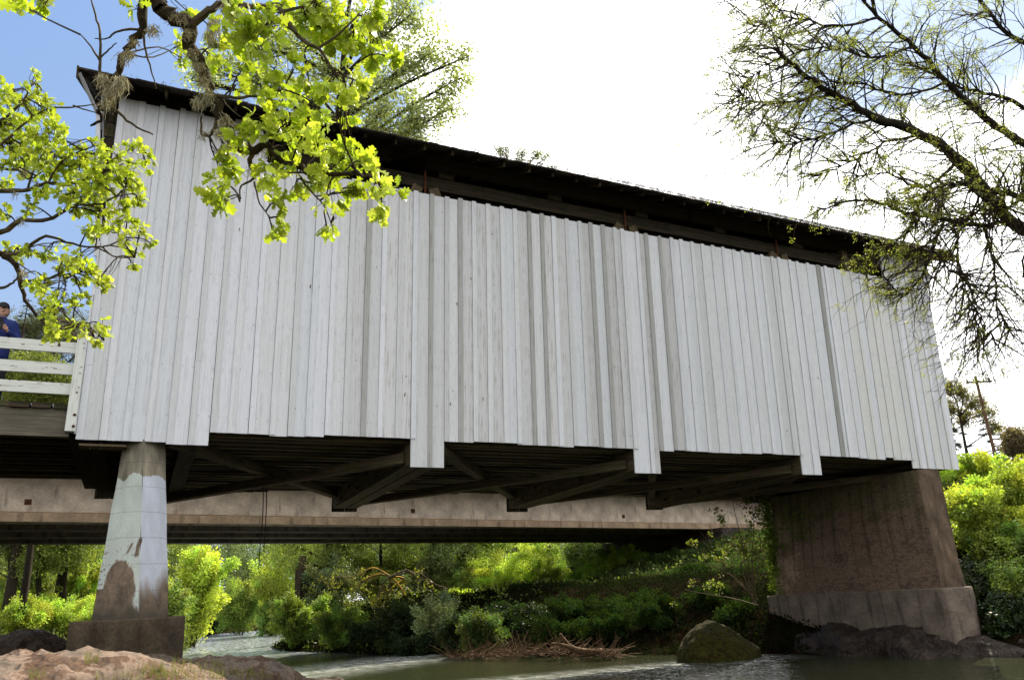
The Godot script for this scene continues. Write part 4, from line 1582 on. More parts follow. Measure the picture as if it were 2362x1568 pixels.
func build_oaks() -> void:
	var D := 4.7
	var k := 2.39
	var stem := hang([[560, -620, -0.6], [700, -300, -0.3], [850, 0, 0.0]], k, 0, 0, D)
	var limb1 := stem + hang([[950, 80], [1030, 150, 0.05], [1060, 280, 0.1], [1120, 400, 0.1], [1150, 520, 0.1], [1210, 600, 0.05], [1250, 720], [1310, 800, -0.05], [1390, 830, -0.1], [1480, 820, -0.1], [1560, 900, -0.1], [1700, 940, -0.15], [1850, 970, -0.2], [2000, 960, -0.25], [2130, 1050, -0.3]], k, 0, 0, D)
	var limbs := [[limb1, 0.058, 0.008]]
	limbs.append([hang([[690, -320, -0.3], [760, -100, -0.1], [790, 0], [780, 150], [700, 270, 0.1], [650, 370, 0.1], [640, 470, 0.15], [590, 570, 0.1], [550, 610, 0.1], [545, 660, 0.1], [500, 690, 0.1]], k, 0, 0, D), 0.036, 0.007])
	limbs.append([hang([[540, 575, 0.1], [640, 610], [720, 680], [840, 740]], k, 0, 0, D), 0.013, 0.005])
	limbs.append([hang([[640, 470, 0.15], [560, 430], [545, 380], [550, 200], [520, 80], [490, -20]], k, 0, 0, D), 0.014, 0.004])
	limbs.append([hang([[545, 330], [500, 260], [440, 190]], k, 0, 0, D), 0.008, 0.003])
	limbs.append([hang([[550, 320], [600, 270], [640, 235]], k, 0, 0, D), 0.007, 0.003])
	limbs.append([hang([[780, 160], [650, 170], [590, 210], [520, 212]], k, 0, 0, D), 0.009, 0.003])
	limbs.append([hang([[785, 180], [800, 280], [830, 380], [860, 490]], k, 0, 0, D), 0.009, 0.003])
	limbs.append([hang([[1030, 170, 0.05], [1150, 60], [1220, 20], [1380, 30], [1540, 50], [1640, 200], [1750, 270], [1810, 350], [1890, 410]], k, 0, 0, D), 0.026, 0.005])
	limbs.append([hang([[1150, 520, 0.1], [1300, 540], [1440, 520], [1560, 490]], k, 0, 0, D), 0.014, 0.004])
	limbs.append([hang([[1200, 600, 0.1], [1190, 700, 0.05], [1150, 745], [1105, 735], [1110, 640]], k, 0, 0, D), 0.016, 0.006])
	limbs.append([hang([[1220, 540, 0.1], [1260, 590], [1325, 645]], k, 0, 0, D), 0.007, 0.003])
	limbs.append([hang([[1390, 830, -0.1], [1380, 900], [1410, 975], [1330, 1025], [1320, 1110]], k, 0, 0, D), 0.018, 0.003])
	limbs.append([hang([[1400, 1000], [1430, 1120], [1490, 1200]], k, 0, 0, D), 0.007, 0.003])
	limbs.append([hang([[1560, 900, -0.1], [1640, 960], [1700, 1040], [1780, 1130], [1830, 1250]], k, 0, 0, D), 0.011, 0.003])
	limbs.append([hang([[1750, 270], [1900, 160], [1990, 60]], k, 0, 0, D), 0.010, 0.004])
	limbs.append([hang([[1550, 60], [1700, 20], [1800, -60]], k, 0, 0, D), 0.012, 0.006])
	var cl := [[1300, 100, 85], [1420, 170, 110], [1350, 240, 60], [985, 250, 50, 0.5], [1000, 320, 50, 0.5], [1150, 320, 50, 0.4], [1200, 240, 50, 0.4], [1030, 60, 45, 0.5], [1150, 140, 40, 0.4], [1560, 60, 70], [1480, 90, 70], [1750, 60, 110], [1850, 150, 130], [1950, 230, 110], [2040, 110, 80], [2090, 280, 90], [2160, 320, 50], [1680, 90, 70], [1780, 200, 70], [1500, 370, 65], [1330, 390, 60], [1300, 470, 45], [1420, 440, 55], [1620, 380, 60], [1700, 430, 65], [1800, 460, 65], [1600, 480, 60], [1480, 550, 60], [1560, 570, 45], [1750, 590, 60], [1880, 580, 60], [1930, 480, 55], [2020, 460, 45], [1430, 650, 50], [1250, 820, 75], [1200, 900, 60], [1280, 930, 60], [1210, 1020, 55], [1230, 1100, 55], [1340, 760, 65], [1310, 700, 40], [1450, 720, 70], [1560, 700, 60], [1620, 660, 40], [1660, 760, 65], [1740, 760, 50], [1580, 820, 75], [1480, 900, 55], [1820, 830, 75], [1920, 850, 70], [1930, 760, 35], [2000, 890, 65], [2080, 920, 40], [1860, 930, 65], [1740, 860, 60], [2070, 1010, 55], [2170, 1060, 40], [2100, 1130, 50], [1500, 980, 60], [1640, 960, 60], [1760, 1020, 65], [1900, 1060, 60], [1980, 1030, 45], [1540, 1130, 55], [1560, 1220, 50], [1500, 1270, 35], [1790, 1130, 45], [1840, 1210, 45], [1800, 1260, 40], [1620, 1060, 45], [760, 30, 35], [1920, 640, 35], [1700, 660, 40], [140, 40, 45], [245, 25, 28], [110, 5, 30]]
	for c in cl:
		c[0] /= k
		c[1] /= k
		c[2] = c[2] / k * 1.0
	var lich := []
	for q in [[610, 480, 55, 130, 0.09], [660, 440, 35, 130, 0.13], [560, 420, 25, 60, 0.09], [590, 560, 35, 70, 0.07], [1180, 120, 22, 90, 0.22], [1010, 110, 25, 45, 0.07], [1120, 440, 28, 90, 0.07], [1140, 520, 45, 110, 0.08], [1090, 550, 25, 60, 0.10], [1240, 660, 30, 130, 0.08], [1210, 720, 25, 60, 0.09], [1340, 800, 35, 80, 0.06], [840, 160, 30, 60, 0.08], [715, 290, 20, 40, 0.07], [1240, 40, 30, 50, 0.06], [1470, 830, 40, 60, 0.05], [1120, 740, 25, 30, 0.05], [1390, 940, 20, 30, 0.05], [960, 90, 35, 70, 0.05], [1035, 180, 30, 60, 0.05], [1055, 290, 30, 60, 0.05], [1090, 360, 30, 70, 0.06], [1270, 760, 30, 80, 0.06], [690, 310, 30, 60, 0.06], [740, 230, 25, 50, 0.05]]:
		lich.append([q[0] / k, q[1] / k, q[2] / k, q[3], q[4]])
	oak("oak_tree", "oak branch with large lobed yellow green leaves and hanging lichen, upper left over the roof", limbs, cl, D, 0.088, [Vector3(-4.2, height(-4.2, 11.0) - 0.3, 11.0), Vector3(-3.9, -1.6, 10.9), Vector3(-2.8, 0.6, 10.4), Vector3(-1.0, 2.0, 9.9), stem[0]], Color(0.44, 0.52, 0.055), 10.0, 220, lich)

	# the left one: finer leaves, limbs coming in from the left edge
	var D2 := 5.6
	var l2 := []
	var root := hang([[-700, 900, 0.3], [-300, 1000, 0.2]], k, 0, 0, D2)
	for q in [[[[0, 930], [100, 940], [150, 985], [210, 960]], 0.012], [[[-300, 1040], [0, 1050], [150, 1045], [250, 1010], [400, 1010], [560, 950], [680, 900]], 0.020], [[[-300, 1330], [0, 1280], [120, 1210], [260, 1215], [400, 1140], [560, 1120], [690, 1040]], 0.024], [[[-300, 1420], [0, 1400], [120, 1390], [250, 1300], [400, 1345], [560, 1360], [680, 1310]], 0.018], [[[0, 800], [90, 720], [180, 640], [260, 600]], 0.012], [[[-200, 720], [0, 660], [120, 560], [170, 470]], 0.014], [[[400, 1140], [500, 1060], [560, 960], [640, 860], [770, 800]], 0.010], [[[260, 1010], [330, 900], [420, 840], [540, 800]], 0.009], [[[150, 1045], [200, 900], [300, 760]], 0.009], [[[560, 1360], [620, 1410], [740, 1420]], 0.007], [[[400, 580], [450, 600], [530, 620]], 0.006], [[[300, 590], [390, 590], [520, 575]], 0.007]]:
		l2.append([hang(q[0], k, 0, 0, D2), q[1], 0.004])
	var k3 := 3.186
	l2.append([hang([[-300, -60], [-60, 20], [30, 60], [130, 150], [150, 300], [230, 460], [360, 580], [430, 690]], k3, 0, 574, D2), 0.030, 0.004])
	l2.append([hang([[360, 580], [470, 590], [560, 570], [690, 650], [760, 670]], k3, 0, 574, D2), 0.009, 0.003])
	l2.append([hang([[150, 240], [300, 225], [420, 200], [560, 170]], k3, 0, 574, D2), 0.010, 0.003])
	l2.append([hang([[-100, 280], [0, 285], [90, 250], [130, 200]], k3, 0, 574, D2), 0.014, 0.006])
	l2.append([hang([[60, 70], [150, 120], [260, 190]], k3, 0, 574, D2), 0.008, 0.003])
	var c2 := []
	for q in [[60, 500, 70], [20, 560, 70], [150, 560, 85], [230, 500, 40], [180, 430, 40], [260, 600, 80], [100, 660, 100], [20, 680, 80], [250, 720, 90], [170, 740, 80], [340, 700, 45], [350, 850, 90], [250, 860, 80], [150, 830, 90], [60, 800, 80], [450, 900, 90], [300, 960, 90], [380, 800, 50], [420, 960, 80], [540, 850, 75], [560, 930, 80], [650, 880, 70], [600, 1000, 85], [500, 1010, 80], [730, 830, 55], [780, 790, 32], [830, 870, 32], [800, 920, 35], [700, 960, 65], [760, 1020, 45], [450, 1080, 80], [540, 1090, 70], [700, 1030, 65], [750, 1090, 50], [550, 1170, 75], [650, 1130, 60], [690, 1200, 60], [420, 1150, 60], [340, 1080, 60], [770, 1270, 48], [830, 1340, 36], [700, 1320, 48], [740, 1400, 45], [720, 1450, 35], [580, 1250, 55], [480, 1260, 45], [630, 1260, 45], [60, 900, 70], [150, 920, 60], [220, 1050, 50], [40, 1010, 50], [20, 1180, 50], [150, 1150, 45], [100, 1380, 42], [240, 1410, 38], [400, 1430, 50], [330, 1340, 35], [470, 1480, 45], [560, 1520, 45], [590, 1560, 35], [520, 1300, 40]]:
		c2.append([q[0] / k, q[1] / k, q[2] / k])
	for q in [[520, 120, 75], [480, 90, 55], [620, 160, 75], [590, 60, 45], [450, 100, 60], [700, 180, 50], [760, 230, 50], [750, 280, 45], [620, 230, 50], [590, 260, 40], [280, 290, 65], [320, 330, 55], [460, 350, 55], [430, 390, 50], [570, 400, 60], [520, 420, 45], [600, 350, 40], [380, 490, 50], [420, 590, 60], [380, 620, 50], [420, 540, 45], [530, 550, 45], [580, 540, 40], [720, 650, 55], [750, 560, 50], [750, 600, 45], [650, 600, 45], [480, 660, 45], [660, 640, 35], [320, 210, 40], [320, 30, 40], [100, 30, 70], [200, 20, 60], [160, 40, 45], [260, 240, 45], [350, 430, 35]]:
		c2.append([q[0] / k3, 574 + q[1] / k3, q[2] / k3])
	var lich2 := []
	for q in [[140, 940, 22, 40, 0.07], [120, 1500, 26, 40, 0.08], [200, 1010, 20, 20, 0.06], [80, 1060, 16, 20, 0.06], [110, 1215, 25, 30, 0.05]]:
		lich2.append([q[0] / k, q[1] / k, q[2] / k, q[3], q[4]])
	oak("oak_tree", "oak with small bright yellow green leaves reaching in from the left edge", l2, c2, D2, 0.058, [Vector3(-5.2, height(-5.2, 8.2) - 0.3, 8.2), Vector3(-5.0, -2.0, 8.3), Vector3(-4.0, -0.4, 8.2), Vector3(-3.0, 0.6, 8.0), spot(-290, 430, D2)], Color(0.45, 0.52, 0.06), 18.5, 80, lich2)


# ---------------------------------------------------------------- the tree on the right: dark limbs, drooping twigs, tiny new leaves
func build_right_tree() -> void:
	var o := thing("budding_tree", "tree with dark arching limbs and drooping twigs just coming into leaf, right edge", "tree", "")
	var D := 12.5
	var base := Vector3(21.5, height(21.5, 9.0) - 0.3, 9.0)
	var fork := spot(2900, 700, 12.0)
	var tr := MB.new()
	var tp := curve([base, base.lerp(fork, 0.45) + Vector3(0.3, 0, 0.2), fork], 8)
	tr.tube(tp, taper(tp.size(), 0.34, 0.20), 14, false, 0.06, rng)
	part("trunk", tr.mesh(M.bark_dark), o)
	var up := spot(2850, 150, 12.5)
	var limbs := [
		[[fork, spot(2600, 620, D), spot(2362, 525, D), spot(2290, 460, D), spot(2215, 370, D), spot(2130, 310, D - 0.3), spot(2020, 270, D - 0.5), spot(1930, 220, D - 0.6), spot(1850, 165, D - 0.7), spot(1790, 110, D - 0.7)], 0.125],
		[[fork, spot(2600, 480, D + 0.8), spot(2362, 330, D + 0.8), spot(2270, 270, D + 0.8), spot(2190, 190, D + 0.8), spot(2110, 110, D + 0.7), spot(2030, 40, D + 0.6), spot(1960, -40, D + 0.5)], 0.085],
		[[up, spot(2600, 160, D + 1.5), spot(2362, 95, D + 1.5), spot(2290, 40, D + 1.5), spot(2240, -30, D + 1.5)], 0.07],
		[[fork, spot(2600, 420, D + 1.2), spot(2362, 250, D + 1.2), spot(2290, 220, D + 1.2), spot(2200, 195, D + 1.2), spot(2110, 150, D + 1.1)], 0.055],
		[[fork, spot(2650, 640, D - 0.8), spot(2362, 462, D - 0.8), spot(2300, 445, D - 0.8), spot(2230, 425, D - 0.8), spot(2170, 430, D - 0.9), spot(2120, 470, D - 1.0), spot(2095, 530, D - 1.0), spot(2040, 580, D - 1.1), spot(2000, 610, D - 1.1)], 0.055],
		[[fork, spot(2700, 640, D - 0.5), spot(2362, 523, D - 0.5), spot(2270, 518, D - 0.5), spot(2180, 505, D - 0.6), spot(2090, 490, D - 0.7), spot(2040, 470, D - 0.8), spot(1960, 462, D - 0.9), spot(1880, 490, D - 1.0)], 0.052],
		[[spot(2230, 425, D - 0.8), spot(2270, 460, D - 0.9), spot(2320, 480, D - 0.9), spot(2362, 455, D - 0.9)], 0.03],
		[[spot(2180, 505, D - 0.6), spot(2150, 570, D - 0.9), spot(2125, 640, D - 1.1), spot(2085, 680, D - 1.2), spot(2050, 650, D - 1.2), spot(2010, 600, D - 1.2)], 0.026],
		[[spot(2215, 370, D), spot(2130, 430, D - 0.2), spot(2050, 400, D - 0.2), spot(1980, 405, D - 0.3)], 0.03],
		[[spot(2130, 310, D - 0.3), spot(2040, 330, D - 0.3), spot(1960, 375, D - 0.4), spot(1890, 405, D - 0.4)], 0.026],
		[[spot(2020, 270, D - 0.5), spot(1930, 300, D - 0.5), spot(1840, 330, D - 0.5), spot(1790, 330, D - 0.5)], 0.024],
		[[spot(1930, 220, D - 0.6), spot(1850, 230, D - 0.6), spot(1770, 240, D - 0.6), spot(1710, 220, D - 0.6)], 0.02],
		[[spot(2110, 110, D + 0.7), spot(2010, 130, D + 0.3), spot(1900, 110, D), spot(1790, 140, D), spot(1720, 190, D)], 0.024],
		[[spot(2190, 190, D + 0.8), spot(2080, 220, D + 0.4), spot(1980, 190, D + 0.2), spot(1880, 200, D)], 0.024],
		[[spot(2290, 460, D), spot(2220, 520, D - 0.5), spot(2210, 600, D - 0.8), spot(2240, 690, D - 0.9), spot(2290, 780, D - 0.9)], 0.022],
		[[spot(2270, 518, D - 0.5), spot(2290, 600, D - 0.7), spot(2300, 690, D - 0.8), spot(2330, 760, D - 0.8)], 0.02],
		[[spot(2362, 640, D - 0.4), spot(2420, 560, D - 0.2), fork], 0.02],
		[[spot(2150, 570, D - 0.9), spot(2190, 620, D - 1.0), spot(2230, 650, D - 1.0), spot(2260, 760, D - 1.1)], 0.016],
		[[spot(2030, 40, D + 0.6), spot(1920, 60, D + 0.2), spot(1830, 40, D + 0.1), spot(1740, 60, D)], 0.024],
		[[spot(1960, -40, D + 0.5), spot(1860, -30, D + 0.2), spot(1770, -10, D)], 0.024]]
	var tips := []
	var tw := MB.new()
	var cfg := {"seg": 5, "wob": 0.24, "droop": [-0.5, -0.4, -0.2], "kids": [0, 1, 1], "chance": 0.74, "ratio": 0.58, "ahead": 0.9, "leaf_level": 1, "pull": -cam_right * 0.3}
	for l in limbs:
		var pts := curve(l[0], 5)
		for i in range(1, pts.size() - 1):
			pts[i] += rvec() * 0.022
		var mb := MB.new()
		mb.tube(pts, taper(pts.size(), l[1], l[1] * 0.22), 8, true, 0.14, rng)
		part("limb", mb.mesh(M.bark_dark), o)
		# side shoots all along, leaning towards the light at the left and hanging
		for i in range(3, pts.size()):
			if pts[i].distance_to(fork) < 1.5:
				continue
			var rel := pts[i] - EYE
			var dep := rel.dot(cam_fwd)
			var low := 784.0 - rel.dot(cam_up) / dep * FOCAL > 395.0 and rel.dot(cam_right) / dep * FOCAL < 950.0
			for j in (2 if low else 3):
				if rng.randf() < 0.10:
					continue
				var d := (pts[i] - pts[i - 1]).normalized()
				var b := frame(d, rvec())
				var a := rnd(0, TAU)
				var nd := (d * 0.55 + (b.x * cos(a) + b.z * sin(a)) * 0.8 - cam_right * 0.25 + Vector3(0, -0.12, 0)).normalized()
				grow(tw, pts[i], nd, rnd(0.4, 1.15) * (0.36 if low else 1.0), 0.014, 2, cfg, tips)
	part("twigs", tw.mesh(M.bark_oak), o).set_meta("kind", "stuff")  # bark paler than on the limbs, painting in backlight glare
	var bud := leaf_spray(5, 0.035, 0.017, 0.022)
	var xfs := []
	var cols := PackedColorArray()
	for t in tips:
		var rt: Vector3 = t[0] - EYE
		if rng.randf() < (0.93 if 784.0 - rt.dot(cam_up) / rt.dot(cam_fwd) * FOCAL > 500.0 else 0.80):
			continue
		for j in rng.randi_range(1, 2):
			xfs.append(Transform3D(rbasis().scaled(Vector3.ONE * rnd(0.6, 1.3)), t[0] + rvec() * 0.03))
			var g := rnd(0.7, 1.3)
			cols.append(Color(0.36 * g, 0.38 * g, 0.09 * g))
	scatter("buds", bud, xfs, cols, o)
	# ferns and moss growing on the limb over the roof end
	xfs = []
	cols = PackedColorArray()
	for i in 26:
		var p := spot(rnd(1990, 2110) , rnd(550, 600), D - 1.1 + rnd(-0.3, 0.3))
		xfs.append(Transform3D(rbasis().scaled(Vector3.ONE * rnd(0.7, 1.6)), p))
		var g := rnd(0.6, 1.3)
		cols.append(Color(0.13 * g, 0.17 * g, 0.03 * g))
	scatter("young_leaves", bud, xfs, cols, o)


# ---------------------------------------------------------------- shrubs, trees and bank plants
# [u, v, half width, half height (in the picture), depth, sprays, tint, look]
func build_shrubs() -> void:
	var fine := leaf_spray(8, 0.10, 0.056, 0.17)
	var mid := leaf_spray(7, 0.15, 0.085, 0.24)
	var big := leaf_spray(7, 0.24, 0.14, 0.38)
	var glossy := leaf_twig(9, 0.085, 0.05, 0.26)
	var ivy := leaf_spray(7, 0.07, 0.06, 0.13, M.ivy_leaf)
	var dull := leaf_spray(7, 0.08, 0.065, 0.14, M.ivy_leaf)
	var cotton := leaf_spray(6, 0.27, 0.20, 0.5)
	var lime := Color(0.43, 0.51, 0.085)
	var green := Color(0.22, 0.305, 0.06)
	var olive := Color(0.27, 0.33, 0.08)
	var deep := Color(0.028, 0.048, 0.012)  # leaf green darkened to paint plants in shade
	var grey := Color(0.26, 0.31, 0.15)
	var list := [
		# behind the white pier, left
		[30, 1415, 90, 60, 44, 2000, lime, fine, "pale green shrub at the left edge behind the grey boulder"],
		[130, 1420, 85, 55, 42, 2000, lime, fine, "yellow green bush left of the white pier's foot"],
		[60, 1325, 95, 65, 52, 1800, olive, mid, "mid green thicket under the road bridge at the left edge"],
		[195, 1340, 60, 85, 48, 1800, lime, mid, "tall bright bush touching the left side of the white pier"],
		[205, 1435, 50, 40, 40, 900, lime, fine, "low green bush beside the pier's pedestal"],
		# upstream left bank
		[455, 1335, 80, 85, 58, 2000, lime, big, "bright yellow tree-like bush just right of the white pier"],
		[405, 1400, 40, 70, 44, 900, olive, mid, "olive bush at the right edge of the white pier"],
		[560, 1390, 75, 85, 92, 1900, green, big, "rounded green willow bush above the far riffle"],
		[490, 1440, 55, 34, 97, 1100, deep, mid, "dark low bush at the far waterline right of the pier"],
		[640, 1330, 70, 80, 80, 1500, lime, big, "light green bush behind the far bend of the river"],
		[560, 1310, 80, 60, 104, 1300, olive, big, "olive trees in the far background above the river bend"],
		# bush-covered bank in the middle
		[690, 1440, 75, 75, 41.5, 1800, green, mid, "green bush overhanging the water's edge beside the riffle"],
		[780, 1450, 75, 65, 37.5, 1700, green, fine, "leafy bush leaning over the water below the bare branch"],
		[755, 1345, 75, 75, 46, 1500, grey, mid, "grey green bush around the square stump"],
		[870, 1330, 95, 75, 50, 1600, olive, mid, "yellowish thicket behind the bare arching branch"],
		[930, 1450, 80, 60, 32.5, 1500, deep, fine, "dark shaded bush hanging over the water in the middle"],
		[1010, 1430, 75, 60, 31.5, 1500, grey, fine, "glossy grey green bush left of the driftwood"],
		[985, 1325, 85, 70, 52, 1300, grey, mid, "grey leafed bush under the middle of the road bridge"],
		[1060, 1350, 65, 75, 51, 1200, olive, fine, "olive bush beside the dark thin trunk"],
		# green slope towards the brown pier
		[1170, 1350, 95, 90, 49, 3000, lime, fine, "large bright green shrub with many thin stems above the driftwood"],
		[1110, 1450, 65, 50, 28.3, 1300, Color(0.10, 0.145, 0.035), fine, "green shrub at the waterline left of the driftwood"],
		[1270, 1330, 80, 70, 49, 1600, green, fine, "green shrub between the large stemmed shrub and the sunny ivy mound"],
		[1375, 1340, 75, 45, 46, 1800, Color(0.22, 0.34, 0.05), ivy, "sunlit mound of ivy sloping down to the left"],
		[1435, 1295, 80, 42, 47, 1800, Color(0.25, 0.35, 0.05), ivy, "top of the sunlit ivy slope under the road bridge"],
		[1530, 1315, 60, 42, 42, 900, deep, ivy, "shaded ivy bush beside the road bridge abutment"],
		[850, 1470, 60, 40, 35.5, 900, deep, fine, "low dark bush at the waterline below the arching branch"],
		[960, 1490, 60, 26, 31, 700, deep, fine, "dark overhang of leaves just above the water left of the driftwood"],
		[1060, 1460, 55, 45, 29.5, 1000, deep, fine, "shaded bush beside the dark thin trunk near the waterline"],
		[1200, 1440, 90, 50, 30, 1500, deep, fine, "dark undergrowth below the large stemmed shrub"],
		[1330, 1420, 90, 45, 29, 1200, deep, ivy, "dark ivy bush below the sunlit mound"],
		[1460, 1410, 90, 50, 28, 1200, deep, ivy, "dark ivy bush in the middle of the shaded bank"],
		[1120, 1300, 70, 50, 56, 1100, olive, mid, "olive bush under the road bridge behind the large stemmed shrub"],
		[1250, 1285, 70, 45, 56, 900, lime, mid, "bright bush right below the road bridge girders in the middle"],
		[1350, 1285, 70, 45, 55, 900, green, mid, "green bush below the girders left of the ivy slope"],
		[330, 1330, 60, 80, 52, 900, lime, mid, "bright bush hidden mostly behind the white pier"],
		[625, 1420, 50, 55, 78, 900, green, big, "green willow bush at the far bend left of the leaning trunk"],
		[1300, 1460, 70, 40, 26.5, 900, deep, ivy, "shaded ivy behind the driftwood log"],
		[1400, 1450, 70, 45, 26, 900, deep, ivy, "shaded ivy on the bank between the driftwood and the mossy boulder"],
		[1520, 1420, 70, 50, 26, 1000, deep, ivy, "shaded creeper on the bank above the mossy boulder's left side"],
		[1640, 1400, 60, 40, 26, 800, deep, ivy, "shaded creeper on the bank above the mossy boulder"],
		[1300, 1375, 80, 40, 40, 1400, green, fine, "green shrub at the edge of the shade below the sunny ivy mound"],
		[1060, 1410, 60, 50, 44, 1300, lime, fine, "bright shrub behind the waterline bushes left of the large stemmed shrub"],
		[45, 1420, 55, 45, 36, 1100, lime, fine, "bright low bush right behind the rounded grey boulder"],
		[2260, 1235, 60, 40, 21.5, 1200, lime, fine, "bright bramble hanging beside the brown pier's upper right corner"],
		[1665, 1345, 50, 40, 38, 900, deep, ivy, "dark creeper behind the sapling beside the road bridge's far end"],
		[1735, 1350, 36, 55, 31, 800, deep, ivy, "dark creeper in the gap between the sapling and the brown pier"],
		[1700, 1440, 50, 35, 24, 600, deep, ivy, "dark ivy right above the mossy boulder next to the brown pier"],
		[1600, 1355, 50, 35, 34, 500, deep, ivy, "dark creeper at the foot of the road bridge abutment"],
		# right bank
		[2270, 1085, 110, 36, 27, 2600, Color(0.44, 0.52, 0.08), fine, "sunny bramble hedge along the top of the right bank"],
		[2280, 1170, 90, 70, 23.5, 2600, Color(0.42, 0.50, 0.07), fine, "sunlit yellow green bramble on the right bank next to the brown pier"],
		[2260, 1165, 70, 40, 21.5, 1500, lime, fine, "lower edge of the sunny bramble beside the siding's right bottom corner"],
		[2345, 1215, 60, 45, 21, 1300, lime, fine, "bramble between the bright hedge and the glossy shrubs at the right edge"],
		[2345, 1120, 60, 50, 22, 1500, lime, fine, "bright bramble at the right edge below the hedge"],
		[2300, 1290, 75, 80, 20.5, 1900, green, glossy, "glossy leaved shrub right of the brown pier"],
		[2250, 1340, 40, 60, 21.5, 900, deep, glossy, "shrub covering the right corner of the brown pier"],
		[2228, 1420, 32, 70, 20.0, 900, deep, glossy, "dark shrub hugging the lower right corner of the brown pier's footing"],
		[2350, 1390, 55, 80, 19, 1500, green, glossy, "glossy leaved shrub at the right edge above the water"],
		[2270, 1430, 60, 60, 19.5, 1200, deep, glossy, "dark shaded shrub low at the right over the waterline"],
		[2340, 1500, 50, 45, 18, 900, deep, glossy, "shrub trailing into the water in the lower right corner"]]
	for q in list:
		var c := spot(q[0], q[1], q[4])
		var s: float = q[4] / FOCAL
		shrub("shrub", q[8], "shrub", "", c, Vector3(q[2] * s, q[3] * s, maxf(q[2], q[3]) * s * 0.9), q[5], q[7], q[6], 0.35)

	# trees behind, with trunks that show under the road bridge
	var clouds := func(list2: Array, d: float) -> Array:
		var out := []
		for q in list2:
			out.append([spot(q[0], q[1], d + rnd(-1.5, 1.5)), q[2] * d / FOCAL])
		return out
	var g := func(u: float, v: float, d: float) -> Vector3:
		var p := spot(u, v, d)
		return Vector3(p.x, height(p.x, p.z), p.z)
	tree("tall_tree", "tall grey green leafy tree rising behind the roof", "tree", "", g.call(740, 1420, 56), spot(800, 40, 56), 0.55, clouds.call([[560, 110, 50], [480, 160, 45], [600, 180, 50], [700, 60, 55], [760, 160, 55], [870, 50, 60], [950, 30, 55], [1000, 120, 55], [920, 160, 60], [1060, 180, 42], [880, 260, 60], [980, 270, 55], [1040, 250, 40], [700, 230, 50], [440, 185, 28], [640, 90, 50], [820, 230, 55], [1080, 130, 26], [860, -60, 60], [720, -50, 60], [930, 330, 60], [780, 330, 60], [640, 300, 50]], 56.0), 2000, cotton, Color(0.36, 0.40, 0.20), 0.3, M.bark_dark)
	tree("background_tree", "leafy shoots of a tree peeping over the middle of the roof", "tree", "", g.call(1190, 1380, 62), spot(1190, 420, 62), 0.22, clouds.call([[1160, 345, 12], [1205, 352, 12], [1240, 356, 13], [1262, 362, 9], [1140, 338, 7], [1200, 410, 34], [1260, 420, 34], [1130, 400, 30]], 62.0), 700, mid, Color(0.16, 0.18, 0.05), 0.2, M.bark_dark)
	for q in [[735, 48, 0.32, 1345, 1150, "leaning dark trunk beside the square stump"], [878, 50, 0.15, 1430, 1150, "slim straight trunk rising from the bushes in the middle"], [985, 52, 0.32, 1330, 1150, "mossy trunk behind the middle bushes"], [1085, 54, 0.5, 1340, 1150, "broad dark double trunk under the middle of the road bridge"], [1400, 56, 0.34, 1320, 1150, "dark trunk above the sunlit ivy slope"], [1470, 57, 0.26, 1310, 1150, "thin dark trunk right of the ivy slope"], [28, 46, 0.15, 1370, 1120, "thick trunk at the left edge under the road bridge"], [105, 45, 0.2, 1420, 1120, "dark trunk behind the bushes left of the white pier"], [150, 46, 0.12, 1400, 1120, "slender leaning trunk near the left side of the white pier"]]:
		var u: float = q[0]
		var dd: float = q[1]
		var lean: float = rnd(-10, 30)
		var tcol: Color = [olive, green, grey][rng.randi_range(0, 2)]
		tree("bank_tree", q[5], "tree", "", g.call(u, q[3], dd), spot(u + lean, q[4], dd), q[2], clouds.call([[u - 70, 1250, 55], [u + 60, 1240, 55], [u, 1195, 60], [u + 20, 1290, 32], [u - 50, 1300, 28]], dd), 1100, mid, tcol, 0.3, M.bark_dark)
	# the wood that closes the view upstream
	for q in [[60, 75, olive], [210, 80, green], [360, 85, olive], [480, 100, grey], [620, 105, green], [740, 85, olive], [900, 80, grey], [1040, 70, green], [1190, 68, lime], [1330, 66, olive], [1460, 64, green], [1580, 62, deep]]:
		var u: float = q[0]
		var d: float = q[1]
		tree("woodland_tree", ["leafy tree far behind the left bushes", "green tree in the distance left of the white pier", "tree in the distance behind the white pier", "pale distant tree above the river bend", "green distant tree above the riffle", "olive distant tree behind the square stump", "grey green distant tree behind the arching branch", "green distant tree in the middle under the road bridge", "bright distant tree behind the large stemmed shrub", "olive distant tree behind the ivy slope", "green distant tree right of the ivy slope", "shaded tree beside the road bridge abutment"][[60, 210, 360, 480, 620, 740, 900, 1040, 1190, 1330, 1460, 1580].find(int(u))], "tree", "", g.call(u, 1400, d), spot(u, 1170, d), 0.25, clouds.call([[u - 50, 1330, 50], [u + 50, 1320, 50], [u, 1270, 60], [u - 70, 1260, 45], [u + 70, 1255, 45], [u - 20, 1390, 45], [u + 45, 1390, 40], [u, 1210, 60]], d), 2000, big, q[2], 0.35, M.bark_dark)

	# ivy and leaf litter with the bank's shade painted into its colours
	var xfs := []
	var cols := PackedColorArray()
